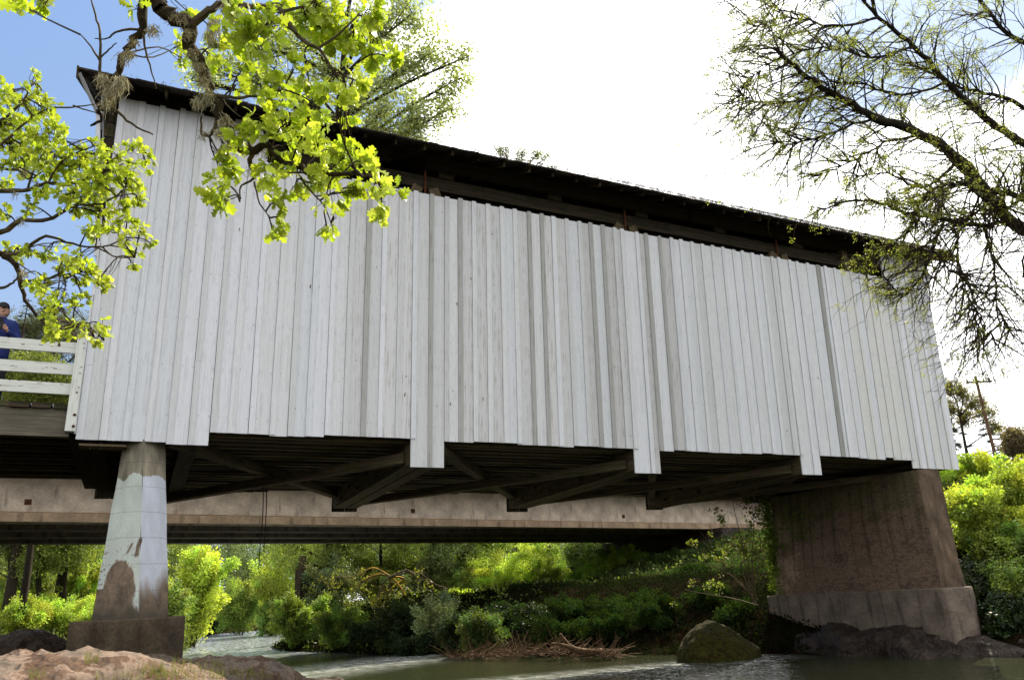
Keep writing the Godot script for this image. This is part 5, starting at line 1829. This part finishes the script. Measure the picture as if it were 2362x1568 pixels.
	for i in 52000:
		var z := rnd(-42, 0.5) if i < 40000 else rnd(-8, 14)
		var x := along(RIGHT, z) + rnd(0.1, 21.0)
		if z > -6.1 and x > 18.9 and x < 20.3:
			continue
		var p := Vector3(x, height(x, z) + rnd(0.0, 0.12), z)
		var sunny := smoothstep(21.0, 24.0, x) * 5.0 + 1.0  # brighter leaf colour paints in sun on the upper right bank
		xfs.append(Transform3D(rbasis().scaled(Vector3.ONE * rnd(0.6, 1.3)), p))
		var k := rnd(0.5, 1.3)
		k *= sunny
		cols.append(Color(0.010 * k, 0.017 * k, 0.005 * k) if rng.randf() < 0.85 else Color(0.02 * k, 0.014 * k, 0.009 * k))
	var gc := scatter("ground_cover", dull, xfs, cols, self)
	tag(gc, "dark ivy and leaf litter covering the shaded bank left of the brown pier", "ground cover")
	# bank grass and weeds, left and far
	xfs = []
	cols = PackedColorArray()
	for i in 9000:
		var z := rnd(-95, 16)
		var left := rng.randf() < 0.6
		var x := along(LEFT, z) - rnd(0.0, 14.0) if left else along(RIGHT, z) + rnd(0.0, 18.0)
		if not left and z > -18.0 and x < 27.0 or z > 1.0 and left and x > -2.5:
			continue
		xfs.append(Transform3D(rbasis().scaled(Vector3.ONE * rnd(0.6, 1.6)), Vector3(x, height(x, z) + rnd(0, 0.25), z)))
		var k := rnd(0.6, 1.3)
		cols.append(Color(0.13 * k, 0.17 * k, 0.03 * k))
	var wd := scatter("bank_weeds", mid, xfs, cols, self)
	tag(wd, "low weeds and grass covering the river banks", "ground cover")
	# ivy climbing the far corner of the brown pier
	var iv := thing("ivy", "bright ivy climbing the left edge of the brown pier", "climbing plant")
	xfs = []
	cols = PackedColorArray()
	for i in 700:
		var y := rnd(-3.0, -0.2)
		var p := Vector3(19.12 + rnd(-0.14, 0.3), y, -5.30 + rnd(-0.30, 0.16))
		if rng.randf() < 0.12:
			p = Vector3(19.05, rnd(-1.6, -0.3), rnd(-5.6, -3.6))
		xfs.append(Transform3D(rbasis().scaled(Vector3.ONE * rnd(0.6, 1.3)), p))
		var k := rnd(0.6, 1.3)
		cols.append(Color(0.14 * k, 0.20 * k, 0.03 * k))
	var vine := MB.new()
	for i in 4:
		var pts := curve([Vector3(19.1 + i * 0.06, -3.1, -5.4), Vector3(19.08, -2.0, -5.3 - i * 0.05), Vector3(19.12, -0.9, -5.35), Vector3(19.15, -0.2, -5.2 - i * 0.08)], 4)
		vine.tube(pts, taper(pts.size(), 0.015, 0.006), 4)
	part("stems", vine.mesh(M.bark), iv)
	scatter("foliage", ivy, xfs, cols, iv)
	build_sapling()
	build_bare_branch()

func build_sapling() -> void:
	var o := thing("sapling", "thin many-stemmed sapling with sparse young leaves, left of the brown pier", "sapling")
	var D := 23.5
	var mb := MB.new()
	var foot := spot(1745, 1390, D)
	var tips := []
	var cfg := {"seg": 5, "wob": 0.16, "droop": [-0.2, 0.0, 0.1], "kids": [0, 1, 1], "chance": 0.5, "ratio": 0.5, "ahead": 0.9, "leaf_level": 0}
	for q in [[[1720, 1300], [1705, 1220], [1690, 1160]], [[1735, 1290], [1740, 1220], [1735, 1165]], [[1690, 1330], [1640, 1260], [1610, 1215]], [[1715, 1350], [1660, 1310], [1600, 1290]], [[1730, 1310], [1700, 1240], [1660, 1225]], [[1745, 1330], [1755, 1260], [1745, 1190]], [[1690, 1380], [1630, 1370], [1580, 1360]], [[1710, 1300], [1745, 1290], [1730, 1255]]]:
		var ctrl := [foot + rvec() * 0.1]
		for w in q:
			ctrl.append(spot(w[0], w[1], D + rnd(-0.5, 0.5)))
		var pts := curve(ctrl, 5)
		mb.tube(pts, taper(pts.size(), 0.022, 0.006), 5)
		for i in range(6, pts.size()):
			if rng.randf() < 0.55:
				grow(mb, pts[i], (pts[i] - pts[i - 1]).normalized() + rvec() * 0.9, rnd(0.3, 0.8), 0.007, 1, cfg, tips)
	part("stems", mb.mesh(M.bark_grey), o)
	var spray := leaf_spray(6, 0.10, 0.075, 0.07)
	var xfs := []
	var cols := PackedColorArray()
	for t in tips:
		if rng.randf() < 0.42:
			xfs.append(Transform3D(rbasis().scaled(Vector3.ONE * rnd(0.6, 1.2)), t[0]))
			var k := rnd(0.7, 1.3)
			cols.append(Color(0.20 * k, 0.22 * k, 0.05 * k))
	scatter("foliage", spray, xfs, cols, o)

func build_bare_branch() -> void:
	var o := thing("bare_branch", "bare arching branch with orange lichen and few leaves over the middle bushes", "branch")
	var D := 44.0
	var mb := MB.new()
	var tips := []
	var cfg := {"seg": 5, "wob": 0.22, "droop": [-0.5, -0.4, -0.3], "kids": [0, 1, 1], "chance": 0.5, "ratio": 0.5, "ahead": 0.8, "leaf_level": 0}
	var foot := spot(905, 1480, D + 1.0)
	var hub := spot(900, 1330, D)
	var main := curve([foot, spot(895, 1400, D + 0.5), hub], 5)
	mb.tube(main, taper(main.size(), 0.07, 0.05), 6)
	var gold := MB.new()
	var first := true
	for q in [[[870, 1325], [830, 1345], [790, 1385], [745, 1420]], [[940, 1315], [965, 1340], [985, 1390], [1000, 1420]], [[880, 1350], [872, 1390], [865, 1430]], [[920, 1350], [940, 1390], [930, 1440]], [[860, 1310], [820, 1330], [775, 1330], [740, 1345]], [[930, 1335], [900, 1360], [885, 1400]], [[960, 1320], [1000, 1345], [1030, 1360]]]:
		var ctrl := [hub]
		for w in q:
			ctrl.append(spot(w[0], w[1], D + rnd(-0.6, 0.6)))
		var pts := curve(ctrl, 5)
		var lb := MB.new()
		lb.tube(pts, taper(pts.size(), 0.06, 0.011), 5)
		part("limb", lb.mesh(M.bark_grey), o)
		if first or rng.randf() < 0.4:
			for i in range(1, 9):
				gold.tube(PackedVector3Array([pts[i] + Vector3(0, 0.01, 0), pts[i + 1] + Vector3(0, 0.01, 0)]), PackedFloat32Array([0.05, 0.05]), 5)
		first = false
		for i in range(4, pts.size()):
			grow(mb, pts[i], (pts[i] - pts[i - 1]).normalized() + rvec() * 0.8, rnd(0.5, 1.3), 0.016, 1, cfg, tips)
	part("twigs", mb.mesh(M.bark_grey), o).set_meta("kind", "stuff")
	part("lichen", gold.mesh(M.gold), o)
	var xfs := []
	var cols := PackedColorArray()
	for t in tips:
		if rng.randf() < 0.30:
			xfs.append(Transform3D(rbasis().scaled(Vector3.ONE * rnd(0.6, 1.2)), t[0]))
			var k := rnd(0.7, 1.3)
			cols.append(Color(0.25 * k, 0.25 * k, 0.05 * k))
	scatter("foliage", leaf_spray(5, 0.18, 0.11, 0.09), xfs, cols, o)


# ---------------------------------------------------------------- far things
func build_far_things() -> void:
	var gr := func(u: float, v: float, d: float) -> Vector3:
		var p := spot(u, v, d)
		return Vector3(p.x, height(p.x, p.z), p.z)
	var f: Vector3 = gr.call(80, 1000, 46)
	conifer("fir_tree", "slender sparse fir rising behind the left railing", f, spot(125, 545, 46).y - f.y, 2.3, 0.55, Color(0.045, 0.065, 0.04), 0.3)
	f = gr.call(10, 1000, 54)
	conifer("fir_tree", "grey green conifer at the left edge behind the person", f, spot(20, 640, 54).y - f.y, 3.0, 0.6, Color(0.06, 0.08, 0.045), 0.35)
	f = gr.call(185, 1000, 50)
	conifer("fir_tree", "dense dark conifer between the fir and the white siding", f, spot(205, 660, 50).y - f.y, 3.2, 0.9, Color(0.055, 0.075, 0.04), 0.3)
	var fine := leaf_spray(9, 0.13, 0.07, 0.26)
	var clouds := func(list2: Array, d: float) -> Array:
		var out := []
		for q in list2:
			out.append([spot(q[0], q[1], d + rnd(-1.0, 1.0)), q[2] * d / FOCAL])
		return out
	tree("background_tree", "bright green crown seen between the left railing's boards", "tree", "", gr.call(95, 1100, 38), spot(95, 860, 38), 0.2, clouds.call([[40, 850, 36], [90, 845, 32], [130, 870, 32], [60, 900, 36], [120, 910, 36], [160, 900, 28], [20, 930, 36], [90, 950, 40]], 38.0), 2200, fine, Color(0.18, 0.21, 0.04), 0.25, M.bark_dark)
	tree("background_tree", "hazy olive crown behind the left conifers", "tree", "", gr.call(120, 1100, 62), spot(120, 760, 62), 0.3, clouds.call([[60, 760, 45], [120, 740, 40], [170, 760, 42], [30, 790, 45], [100, 800, 45], [190, 800, 36]], 62.0), 2200, fine, Color(0.12, 0.13, 0.06), 0.25, M.bark_dark)
	# right: pole, conifers, budding oak
	var po := thing("utility_pole", "brown wooden utility pole with one crossarm behind the right bank", "utility pole")
	var top := spot(2251, 868, 50)
	var foot: Vector3 = Vector3(top.x - 0.3, height(top.x, top.z) - 0.4, top.z)
	var mb := MB.new()
	mb.tube(PackedVector3Array([foot, top]), PackedFloat32Array([0.125, 0.085]), 10, true)
	part("pole", mb.mesh(M.pole), po)
	mb = MB.new()
	var arm := top - Vector3(0, 0.42, 0)
	var side := (cam_right + Vector3(0, 0, 0)).normalized()
	side.y = 0.0
	side = side.normalized()
	mb.bar(arm - side * 0.85 + Vector3(0, 0, 0.15), arm + side * 0.85 + Vector3(0, 0, 0.15), 0.10, 0.11)
	part("crossarm", mb.mesh(M.pole), po)
	for k in [-0.75, -0.35, 0.35, 0.75]:
		mb = MB.new()
		mb.tube(PackedVector3Array([arm + side * k + Vector3(0, 0.05, 0.15), arm + side * k + Vector3(0, 0.19, 0.15)]), PackedFloat32Array([0.03, 0.04]), 6, true)
		part("insulator", mb.mesh(M.iron), po)
	for q in [[0.35, 2362, 822, "overhead wire running right from the utility pole, the upper one"], [-0.35, 2362, 868, "overhead wire running right from the utility pole, the lower one"]]:
		var w := MB.new()
		var a: Vector3 = arm + side * q[0] + Vector3(0, 0.2, 0.15)
		var b := spot(q[1], q[2], 30)
		b = a + (b - a) * 1.6
		var pts := PackedVector3Array()
		for i in 17:
			var t := i / 16.0
			pts.append(a.lerp(b, t) - Vector3(0, 1.2 * t * (1.0 - t), 0))
		w.tube(pts, taper(17, 0.014, 0.014), 4)
		var wo := part("overhead_wire", w.mesh(M.cable), self)
		wo.name = numbered("overhead_wire")
		tag(wo, q[3], "wire")
	f = gr.call(2215, 1100, 54)
	conifer("conifer", "dark conifer just left of the utility pole", f, spot(2225, 930, 54).y - f.y, 2.6, 0.8, Color(0.035, 0.05, 0.035), 0.1)
	f = gr.call(2312, 1100, 56)
	conifer("conifer", "dark pointed conifer right of the utility pole", f, spot(2312, 935, 56).y - f.y, 2.4, 1.0, Color(0.035, 0.05, 0.035), 0.1)
	f = gr.call(2355, 1100, 60)
	conifer("conifer", "dark conifer cut by the right edge", f, spot(2362, 985, 60).y - f.y, 2.6, 0.9, Color(0.04, 0.055, 0.04), 0.1)
	tree("background_tree", "yellowish budding tree behind the utility pole", "tree", "", gr.call(2215, 1090, 62), spot(2215, 960, 62), 0.25, clouds.call([[2185, 890, 20], [2215, 900, 24], [2250, 930, 22], [2190, 940, 22], [2280, 950, 22], [2225, 965, 22], [2300, 985, 20], [2180, 990, 20]], 62.0), 900, fine, Color(0.20, 0.18, 0.06), 0.2, M.bark_dark)
	tree("background_tree", "brownish scrub at the right edge beyond the bramble hedge", "tree", "", gr.call(2350, 1090, 40), spot(2350, 1020, 40), 0.12, clouds.call([[2345, 1010, 22], [2360, 1030, 22], [2330, 1035, 16]], 40.0), 500, fine, Color(0.17, 0.13, 0.07), 0.2, M.bark_dark)


# ---------------------------------------------------------------- small things on the banks
func build_small_things() -> void:
	# cables hanging under the floor
	for q in [[606, 1105, 598, 1250, "thin dark cable hanging under the bridge floor, the longer one"], [612, 1105, 610, 1275, "thin dark cable hanging under the bridge floor, the shorter one"]]:
		var a := spot(q[0], q[1], 15.8)
		var b := spot(q[2], q[3] + (70 if q[0] < 610 else 10), 15.8)
		a.y = -0.05
		var mb := MB.new()
		var pts := PackedVector3Array()
		for i in 13:
			var t := i / 12.0
			pts.append(a.lerp(b, t) + Vector3(0.02 * sin(t * 5.0), 0, 0.02 * sin(t * 3.0)))
		pts.append(b + Vector3(0.03, 0.02, 0.0))
		mb.tube(pts, taper(pts.size(), 0.011, 0.010), 5)
		var o := part("hanging_cable", mb.mesh(M.cable), self)
		o.name = numbered("hanging_cable")
		tag(o, q[4], "cable")
	# square timber stump
	var sp := spot(692, 1420, 45)
	var st := thing("stump", "square dark weathered timber pile standing among the middle bushes", "timber pile")
	var top := spot(692, 1310, 45)
	var mb2 := MB.new()
	mb2.box(Transform3D(Basis(Vector3.UP, 0.5), Vector3(sp.x, (top.y - 4.9) * 0.5, sp.z)), Vector3(0.55, top.y + 4.9, 0.55))
	part("pile", mb2.mesh(M.timber_dark), st)
	mb2 = MB.new()
	mb2.tube(PackedVector3Array([Vector3(sp.x, top.y, sp.z), Vector3(sp.x + 0.05, top.y + 0.75, sp.z)]), PackedFloat32Array([0.24, 0.2]), 9, true, 0.1, rng)
	part("mossy_top", mb2.mesh(M.bark), st)
	# driftwood
	var dw := thing("driftwood", "forked brown driftwood log stranded at the foot of the shaded bank", "driftwood")
	var D := 23.0
	mb2 = MB.new()
	var pts2 := curve([spot(1390, 1505, D), spot(1350, 1503, D), spot(1320, 1495, D), spot(1300, 1475, D), spot(1292, 1462, D)], 4)
	mb2.tube(pts2, taper(pts2.size(), 0.12, 0.045), 8, true, 0.1, rng)
	part("log", mb2.mesh(M.drift), dw)
	mb2 = MB.new()
	pts2 = curve([spot(1320, 1495, D), spot(1295, 1487, D - 0.2), spot(1272, 1484, D - 0.3)], 4)
	mb2.tube(pts2, taper(pts2.size(), 0.075, 0.03), 7, true, 0.1, rng)
	part("branch", mb2.mesh(M.drift), dw)
	var tw := MB.new()
	for i in 520:
		var u := rnd(1035, 1430)
		var bell := 1.0 - pow((u - 1260.0) / 230.0, 2.0)
		var p := spot(u, 1516 - rnd(0, 22) * clampf(bell, 0.2, 1), lerpf(26.5, 22.5, (u - 1035) / 395.0) + rnd(-0.4, 0.8))
		p.y = maxf(p.y, WATER + 0.02)
		var d := (cam_right * rnd(-1, 1) + Vector3(0, rnd(-0.2, 0.5), 0) + rvec() * 0.3).normalized()
		var l := rnd(0.2, 0.9)
		tw.tube(PackedVector3Array([p, p + d * l * 0.5 + rvec() * 0.05, p + d * l]), PackedFloat32Array([0.014, 0.010, 0.004]), 3)
	var pile := part("twig_pile", tw.mesh(M.drift), self)
	pile.set_meta("kind", "stuff")
	tag(pile, "brown tangle of washed up twigs around the driftwood log", "twigs")
	# grass in the cracks of the near rocks
	var blade := MB.new()
	for i in 14:
		var a := rnd(0, TAU)
		var p := Vector3(rnd(-0.03, 0.03), 0, rnd(-0.03, 0.03))
		var out := Vector3(cos(a), 0, sin(a))
		var w := out.cross(Vector3.UP) * 0.003
		var h := rnd(0.5, 1.0)
		var m := p + Vector3(0, h * 0.6, 0) + out * 0.08 * h
		blade.quad(p - w, p + w, m + w * 0.7, m - w * 0.7)
		blade.tri(m - w * 0.7, m + w * 0.7, p + Vector3(0, h, 0) * 0.95 + out * 0.32 * h)
	var tuft := blade.mesh(M.leaf)
	var xfs := []
	var cols := PackedColorArray()
	var spots := [[455, 1540, 60, 14, 130], [530, 1556, 50, 10, 130], [380, 1556, 40, 8, 60], [210, 1525, 16, 8, 40], [600, 1560, 30, 6, 50], [345, 1549, 30, 6, 40], [500, 1535, 14, 6, 30], [85, 1566, 20, 8, 30], [420, 1566, 200, 6, 160]]
	for q in spots:
		for i in q[4]:
			var hit := rock_top(spot(q[0] + rnd(-1, 1) * q[2], q[1] + rnd(-1, 1) * q[3], 1.0))
			if hit == Vector3.INF:
				continue
			var s := rnd(0.04, 0.12)
			xfs.append(Transform3D(Basis(Vector3.UP, rnd(0, TAU)).scaled(Vector3(s * 0.8, s, s * 0.8)), hit - Vector3(0, 0.008, 0)))
			var k := rnd(0.7, 1.3)
			cols.append(Color(0.17 * k, 0.20 * k, 0.035 * k) if rng.randf() < 0.6 else Color(0.26 * k, 0.20 * k, 0.09 * k))
	var gt := scatter("grass_tufts", tuft, xfs, cols, self)
	tag(gt, "short green and dry grass growing on the sunlit rocks", "grass")

# where the sight line through that point meets one of the near rocks
func rock_top(through: Vector3) -> Vector3:
	var d := (through - EYE).normalized()
	for node in get_children():
		if not (node is MeshInstance3D and String(node.name).begins_with("bank_rock")):
			continue
		var inv: Transform3D = node.transform.affine_inverse()
		var box: AABB = node.mesh.get_aabb()
		if box.intersects_ray(inv * EYE, inv.basis * d) == null:
			continue
		var tm: TriangleMesh = tri_cache.get(node, null)
		if tm == null:
			tm = node.mesh.generate_triangle_mesh()
			tri_cache[node] = tm
		var r := tm.intersect_ray(inv * EYE, inv.basis * d)
		if r.has("position"):
			return node.transform * (r.position as Vector3)
	return Vector3.INF

var tri_cache := {}


# ---------------------------------------------------------------- the person at the railing
# surface nets over a smooth union of tapered capsules [a, b, ra, rb]
func nets(mb: MB, prims: Array, k: float, cell: float) -> void:
	var lo := Vector3.INF
	var hi := -Vector3.INF
	for q in prims:
		var m := maxf(q[2], q[3]) + cell * 2.0 + k * 0.3
		for j in 2:
			lo = lo.min(q[j] - Vector3.ONE * m)
			hi = hi.max(q[j] + Vector3.ONE * m)
	var nx := int((hi.x - lo.x) / cell) + 2
	var ny := int((hi.y - lo.y) / cell) + 2
	var nz := int((hi.z - lo.z) / cell) + 2
	var f := PackedFloat32Array()
	f.resize(nx * ny * nz)
	f.fill(1.0)
	for q in prims:
		var a: Vector3 = q[0]
		var b: Vector3 = q[1]
		var ra: float = q[2]
		var rb: float = q[3]
		var m := maxf(ra, rb) + k + cell * 2.0
		var l := ((a.min(b) - Vector3.ONE * m - lo) / cell).floor().max(Vector3.ZERO)
		var h := ((a.max(b) + Vector3.ONE * m - lo) / cell).ceil().min(Vector3(nx - 1, ny - 1, nz - 1))
		var ab := b - a
		var len2 := maxf(ab.length_squared(), 1e-9)
		for z in range(int(l.z), int(h.z) + 1):
			for y in range(int(l.y), int(h.y) + 1):
				for x in range(int(l.x), int(h.x) + 1):
					var p := lo + Vector3(x, y, z) * cell - a
					var t := clampf(p.dot(ab) / len2, 0.0, 1.0)
					var d := (p - ab * t).length() - lerpf(ra, rb, t)
					var i := (z * ny + y) * nx + x
					var o := f[i]
					var w := clampf(0.5 + 0.5 * (o - d) / k, 0.0, 1.0)
					f[i] = lerpf(o, d, w) - k * w * (1.0 - w) if o < 0.9 else d
	var ids := PackedInt32Array()
	ids.resize(nx * ny * nz)
	ids.fill(-1)
	var base := mb.v.size()
	for z in nz - 1:
		for y in ny - 1:
			for x in nx - 1:
				var i := (z * ny + y) * nx + x
				var s := 0
				for c in 8:
					if f[i + (c & 1) + ((c >> 1) & 1) * nx + (c >> 2) * nx * ny] < 0.0:
						s += 1
				if s == 0 or s == 8:
					continue
				var sum := Vector3.ZERO
				var cnt := 0
				for c in 8:
					for ax in 3:
						if c & (1 << ax):
							continue
						var c2 := c | (1 << ax)
						var fa := f[i + (c & 1) + ((c >> 1) & 1) * nx + (c >> 2) * nx * ny]
						var fb := f[i + (c2 & 1) + ((c2 >> 1) & 1) * nx + (c2 >> 2) * nx * ny]
						if (fa < 0.0) != (fb < 0.0):
							var t := fa / (fa - fb)
							sum += Vector3(c & 1, (c >> 1) & 1, c >> 2).lerp(Vector3(c2 & 1, (c2 >> 1) & 1, c2 >> 2), t)
							cnt += 1
				var g := Vector3(f[i + 1] - f[i], f[i + nx] - f[i], f[i + nx * ny] - f[i]).normalized()
				ids[i] = mb.vert(lo + (Vector3(x, y, z) + sum / cnt) * cell, g, Vector2(sum.x, sum.y))
	var acc := PackedVector3Array()
	acc.resize(mb.v.size() - base)
	var st := [1, nx, nx * ny]
	for z in range(1, nz - 1):
		for y in range(1, ny - 1):
			for x in range(1, nx - 1):
				var i := (z * ny + y) * nx + x
				for ax in 3:
					var fa := f[i]
					var fb := f[i + st[ax]]
					if (fa < 0.0) == (fb < 0.0):
						continue
					var u: int = st[(ax + 1) % 3]
					var w: int = st[(ax + 2) % 3]
					var q := [ids[i - u - w], ids[i - w], ids[i], ids[i - u]]
					if q.has(-1):
						continue
					if fa >= 0.0:
						q.reverse()
					var nn := (mb.v[q[1]] - mb.v[q[0]]).cross(mb.v[q[2]] - mb.v[q[0]]) + (mb.v[q[2]] - mb.v[q[0]]).cross(mb.v[q[3]] - mb.v[q[0]])
					for e in q:
						acc[e - base] += nn
					mb.ix.append_array([q[0], q[2], q[1], q[0], q[3], q[2]])
	for i in acc.size():
		mb.n[base + i] = acc[i].normalized()

func build_person() -> void:
	var skin := mat(0.42, 0.24, 0.17, 0.6)
	var blue := mat(0.016, 0.028, 0.125, 0.85)
	var dark := mat(0.018, 0.019, 0.024, 0.85)
	var black := mat(0.012, 0.012, 0.014, 0.8)
	var lip := mat(0.30, 0.12, 0.10, 0.6)
	var o := thing("person", "person in blue jacket and dark cap standing behind the railing, holding a phone", "person", "", Vector3(-1.325, 0.515, -0.50))
	o.rotation.y = 0.22
	var mb := MB.new()
	var V := func(x: float, y: float, z: float) -> Vector3: return Vector3(x, y, z)
	# body core under the clothes
	var core := [[V.call(0, 0.95, 0), V.call(0, 1.35, 0), 0.11, 0.13], [V.call(0, 1.35, 0), V.call(0, 1.53, 0.0), 0.06, 0.055]]
	for s in [-1.0, 1.0]:
		core.append([V.call(s * 0.09, 0.92, 0), V.call(s * 0.10, 0.5, 0.02), 0.075, 0.055])
		core.append([V.call(s * 0.10, 0.5, 0.02), V.call(s * 0.11, 0.08, -0.01), 0.05, 0.035])
		core.append([V.call(s * 0.17, 1.42, 0), V.call(s * 0.26, 1.14, 0.03), 0.05, 0.04])
		core.append([V.call(s * 0.26, 1.14, 0.03), V.call(s * 0.085, 1.225, 0.27), 0.038, 0.028])
	nets(mb, core, 0.04, 0.02)
	# head and neck
	var head := [[V.call(0, 1.45, 0.0), V.call(0, 1.56, 0.01), 0.056, 0.054], [V.call(0, 1.665, -0.012), V.call(0, 1.65, 0.012), 0.089, 0.084], [V.call(0, 1.635, 0.032), V.call(0, 1.575, 0.05), 0.064, 0.045], [V.call(-0.035, 1.60, 0.03), V.call(0.035, 1.60, 0.03), 0.05, 0.05], [V.call(0, 1.642, 0.094), V.call(0, 1.612, 0.112), 0.009, 0.015], [V.call(-0.03, 1.657, 0.083), V.call(0.03, 1.657, 0.083), 0.012, 0.012]]
	for s in [-1.0, 1.0]:
		head.append([V.call(s * 0.086, 1.645, -0.005), V.call(s * 0.083, 1.61, 0.0), 0.017, 0.012])
	nets(mb, head, 0.016, 0.007)
	# two hands closed round the phone
	for s in [-1.0, 1.0]:
		var hand := [[V.call(s * 0.10, 1.215, 0.25), V.call(s * 0.07, 1.235, 0.285), 0.027, 0.026], [V.call(s * 0.075, 1.265, 0.285), V.call(s * 0.065, 1.23, 0.295), 0.022, 0.024]]
		for k in 4:
			var y := 1.288 - k * 0.022
			var l := [0.9, 1.0, 0.95, 0.8][k] as float
			hand.append([V.call(s * 0.068, y, 0.295), V.call(s * (0.068 - 0.010 * l), y + 0.006, 0.325), 0.0095, 0.009])
			hand.append([V.call(s * (0.068 - 0.010 * l), y + 0.006, 0.325), V.call(s * (0.058 - 0.034 * l), y + 0.008, 0.336), 0.009, 0.008])
		hand.append([V.call(s * 0.075, 1.265, 0.272), V.call(s * 0.052, 1.292, 0.276), 0.012, 0.010])
		hand.append([V.call(s * 0.052, 1.292, 0.276), V.call(s * 0.030, 1.302, 0.290), 0.010, 0.008])
		nets(mb, hand, 0.006, 0.005)
	part("body", mb.mesh(skin), o)
	for s in [-1.0, 1.0]:
		var e := MB.new()
		e.tube(PackedVector3Array([V.call(s * 0.031, 1.641, 0.080), V.call(s * 0.031, 1.641, 0.0905)]), PackedFloat32Array([0.011, 0.008]), 8, true)
		part("eye", e.mesh(black), o)
	var mo := MB.new()
	mo.tube(PackedVector3Array([V.call(-0.022, 1.586, 0.089), V.call(0, 1.587, 0.096), V.call(0.022, 1.586, 0.089)]), PackedFloat32Array([0.004, 0.007, 0.004]), 6)
	part("mouth", mo.mesh(lip), o)
	# clothes
	var jk := [[V.call(-0.06, 0.86, 0), V.call(-0.07, 1.34, 0.0), 0.125, 0.135], [V.call(0.06, 0.86, 0), V.call(0.07, 1.34, 0.0), 0.125, 0.135], [V.call(-0.13, 1.40, -0.01), V.call(0.13, 1.40, -0.01), 0.10, 0.10], [V.call(0, 1.44, -0.01), V.call(0, 1.50, -0.01), 0.085, 0.073]]
	for s in [-1.0, 1.0]:
		jk.append([V.call(s * 0.175, 1.40, 0), V.call(s * 0.275, 1.13, 0.02), 0.078, 0.066])
		jk.append([V.call(s * 0.275, 1.13, 0.02), V.call(s * 0.115, 1.212, 0.235), 0.062, 0.046])
	mb = MB.new()
	nets(mb, jk, 0.05, 0.013)
	part("jacket", mb.mesh(blue), o)
	mb = MB.new()
	mb.box(Transform3D(Basis(Vector3.RIGHT, -0.1), V.call(0.0, 1.42, 0.118)), Vector3(0.05, 0.13, 0.02))
	part("shirt", mb.mesh(black), o)
	var tr := []
	for s in [-1.0, 1.0]:
		tr.append([V.call(s * 0.08, 0.90, 0), V.call(s * 0.10, 0.5, 0.02), 0.105, 0.08])
		tr.append([V.call(s * 0.10, 0.5, 0.02), V.call(s * 0.11, 0.10, -0.01), 0.08, 0.07])
	mb = MB.new()
	nets(mb, tr, 0.03, 0.016)
	part("trousers", mb.mesh(dark), o)
	for s in [-1.0, 1.0]:
		mb = MB.new()
		nets(mb, [[V.call(s * 0.11, 0.05, -0.04), V.call(s * 0.125, 0.04, 0.16), 0.05, 0.042], [V.call(s * 0.11, 0.10, -0.02), V.call(s * 0.11, 0.05, 0.0), 0.05, 0.05]], 0.03, 0.012)
		part("shoe", mb.mesh(black), o)
	mb = MB.new()
	nets(mb, [[V.call(0, 1.69, -0.02), V.call(0, 1.70, 0.01), 0.093, 0.088], [V.call(-0.05, 1.685, 0.075), V.call(0.05, 1.685, 0.075), 0.016, 0.016], [V.call(-0.045, 1.672, 0.12), V.call(0.045, 1.672, 0.12), 0.012, 0.012], [V.call(-0.03, 1.662, 0.15), V.call(0.03, 1.662, 0.15), 0.010, 0.010], [V.call(0, 1.685, 0.08), V.call(0, 1.668, 0.14), 0.014, 0.012]], 0.02, 0.008)
	part("cap", mb.mesh(black), o)
	mb = MB.new()
	nets(mb, [[V.call(-0.05, 1.645, -0.04), V.call(0.05, 1.645, -0.04), 0.058, 0.058], [V.call(-0.045, 1.60, -0.05), V.call(0.045, 1.60, -0.05), 0.045, 0.045]], 0.02, 0.01)
	part("hair", mb.mesh(mat(0.03, 0.02, 0.014, 0.8)), o)
	var ph := thing("phone", "black phone held up in both hands by the person at the railing", "phone", "", o.position)
	ph.rotation.y = 0.22
	mb = MB.new()
	mb.box(Transform3D(Basis(Vector3.RIGHT, -0.3), V.call(0, 1.285, 0.312)), Vector3(0.075, 0.15, 0.010))
	part("case", mb.mesh(black), ph)
	mb = MB.new()
	mb.box(Transform3D(Basis(Vector3.RIGHT, -0.3), V.call(0, 1.287, 0.3062)), Vector3(0.068, 0.138, 0.001))
	part("screen", mb.mesh(mat(0.02, 0.02, 0.025, 0.15)), ph)
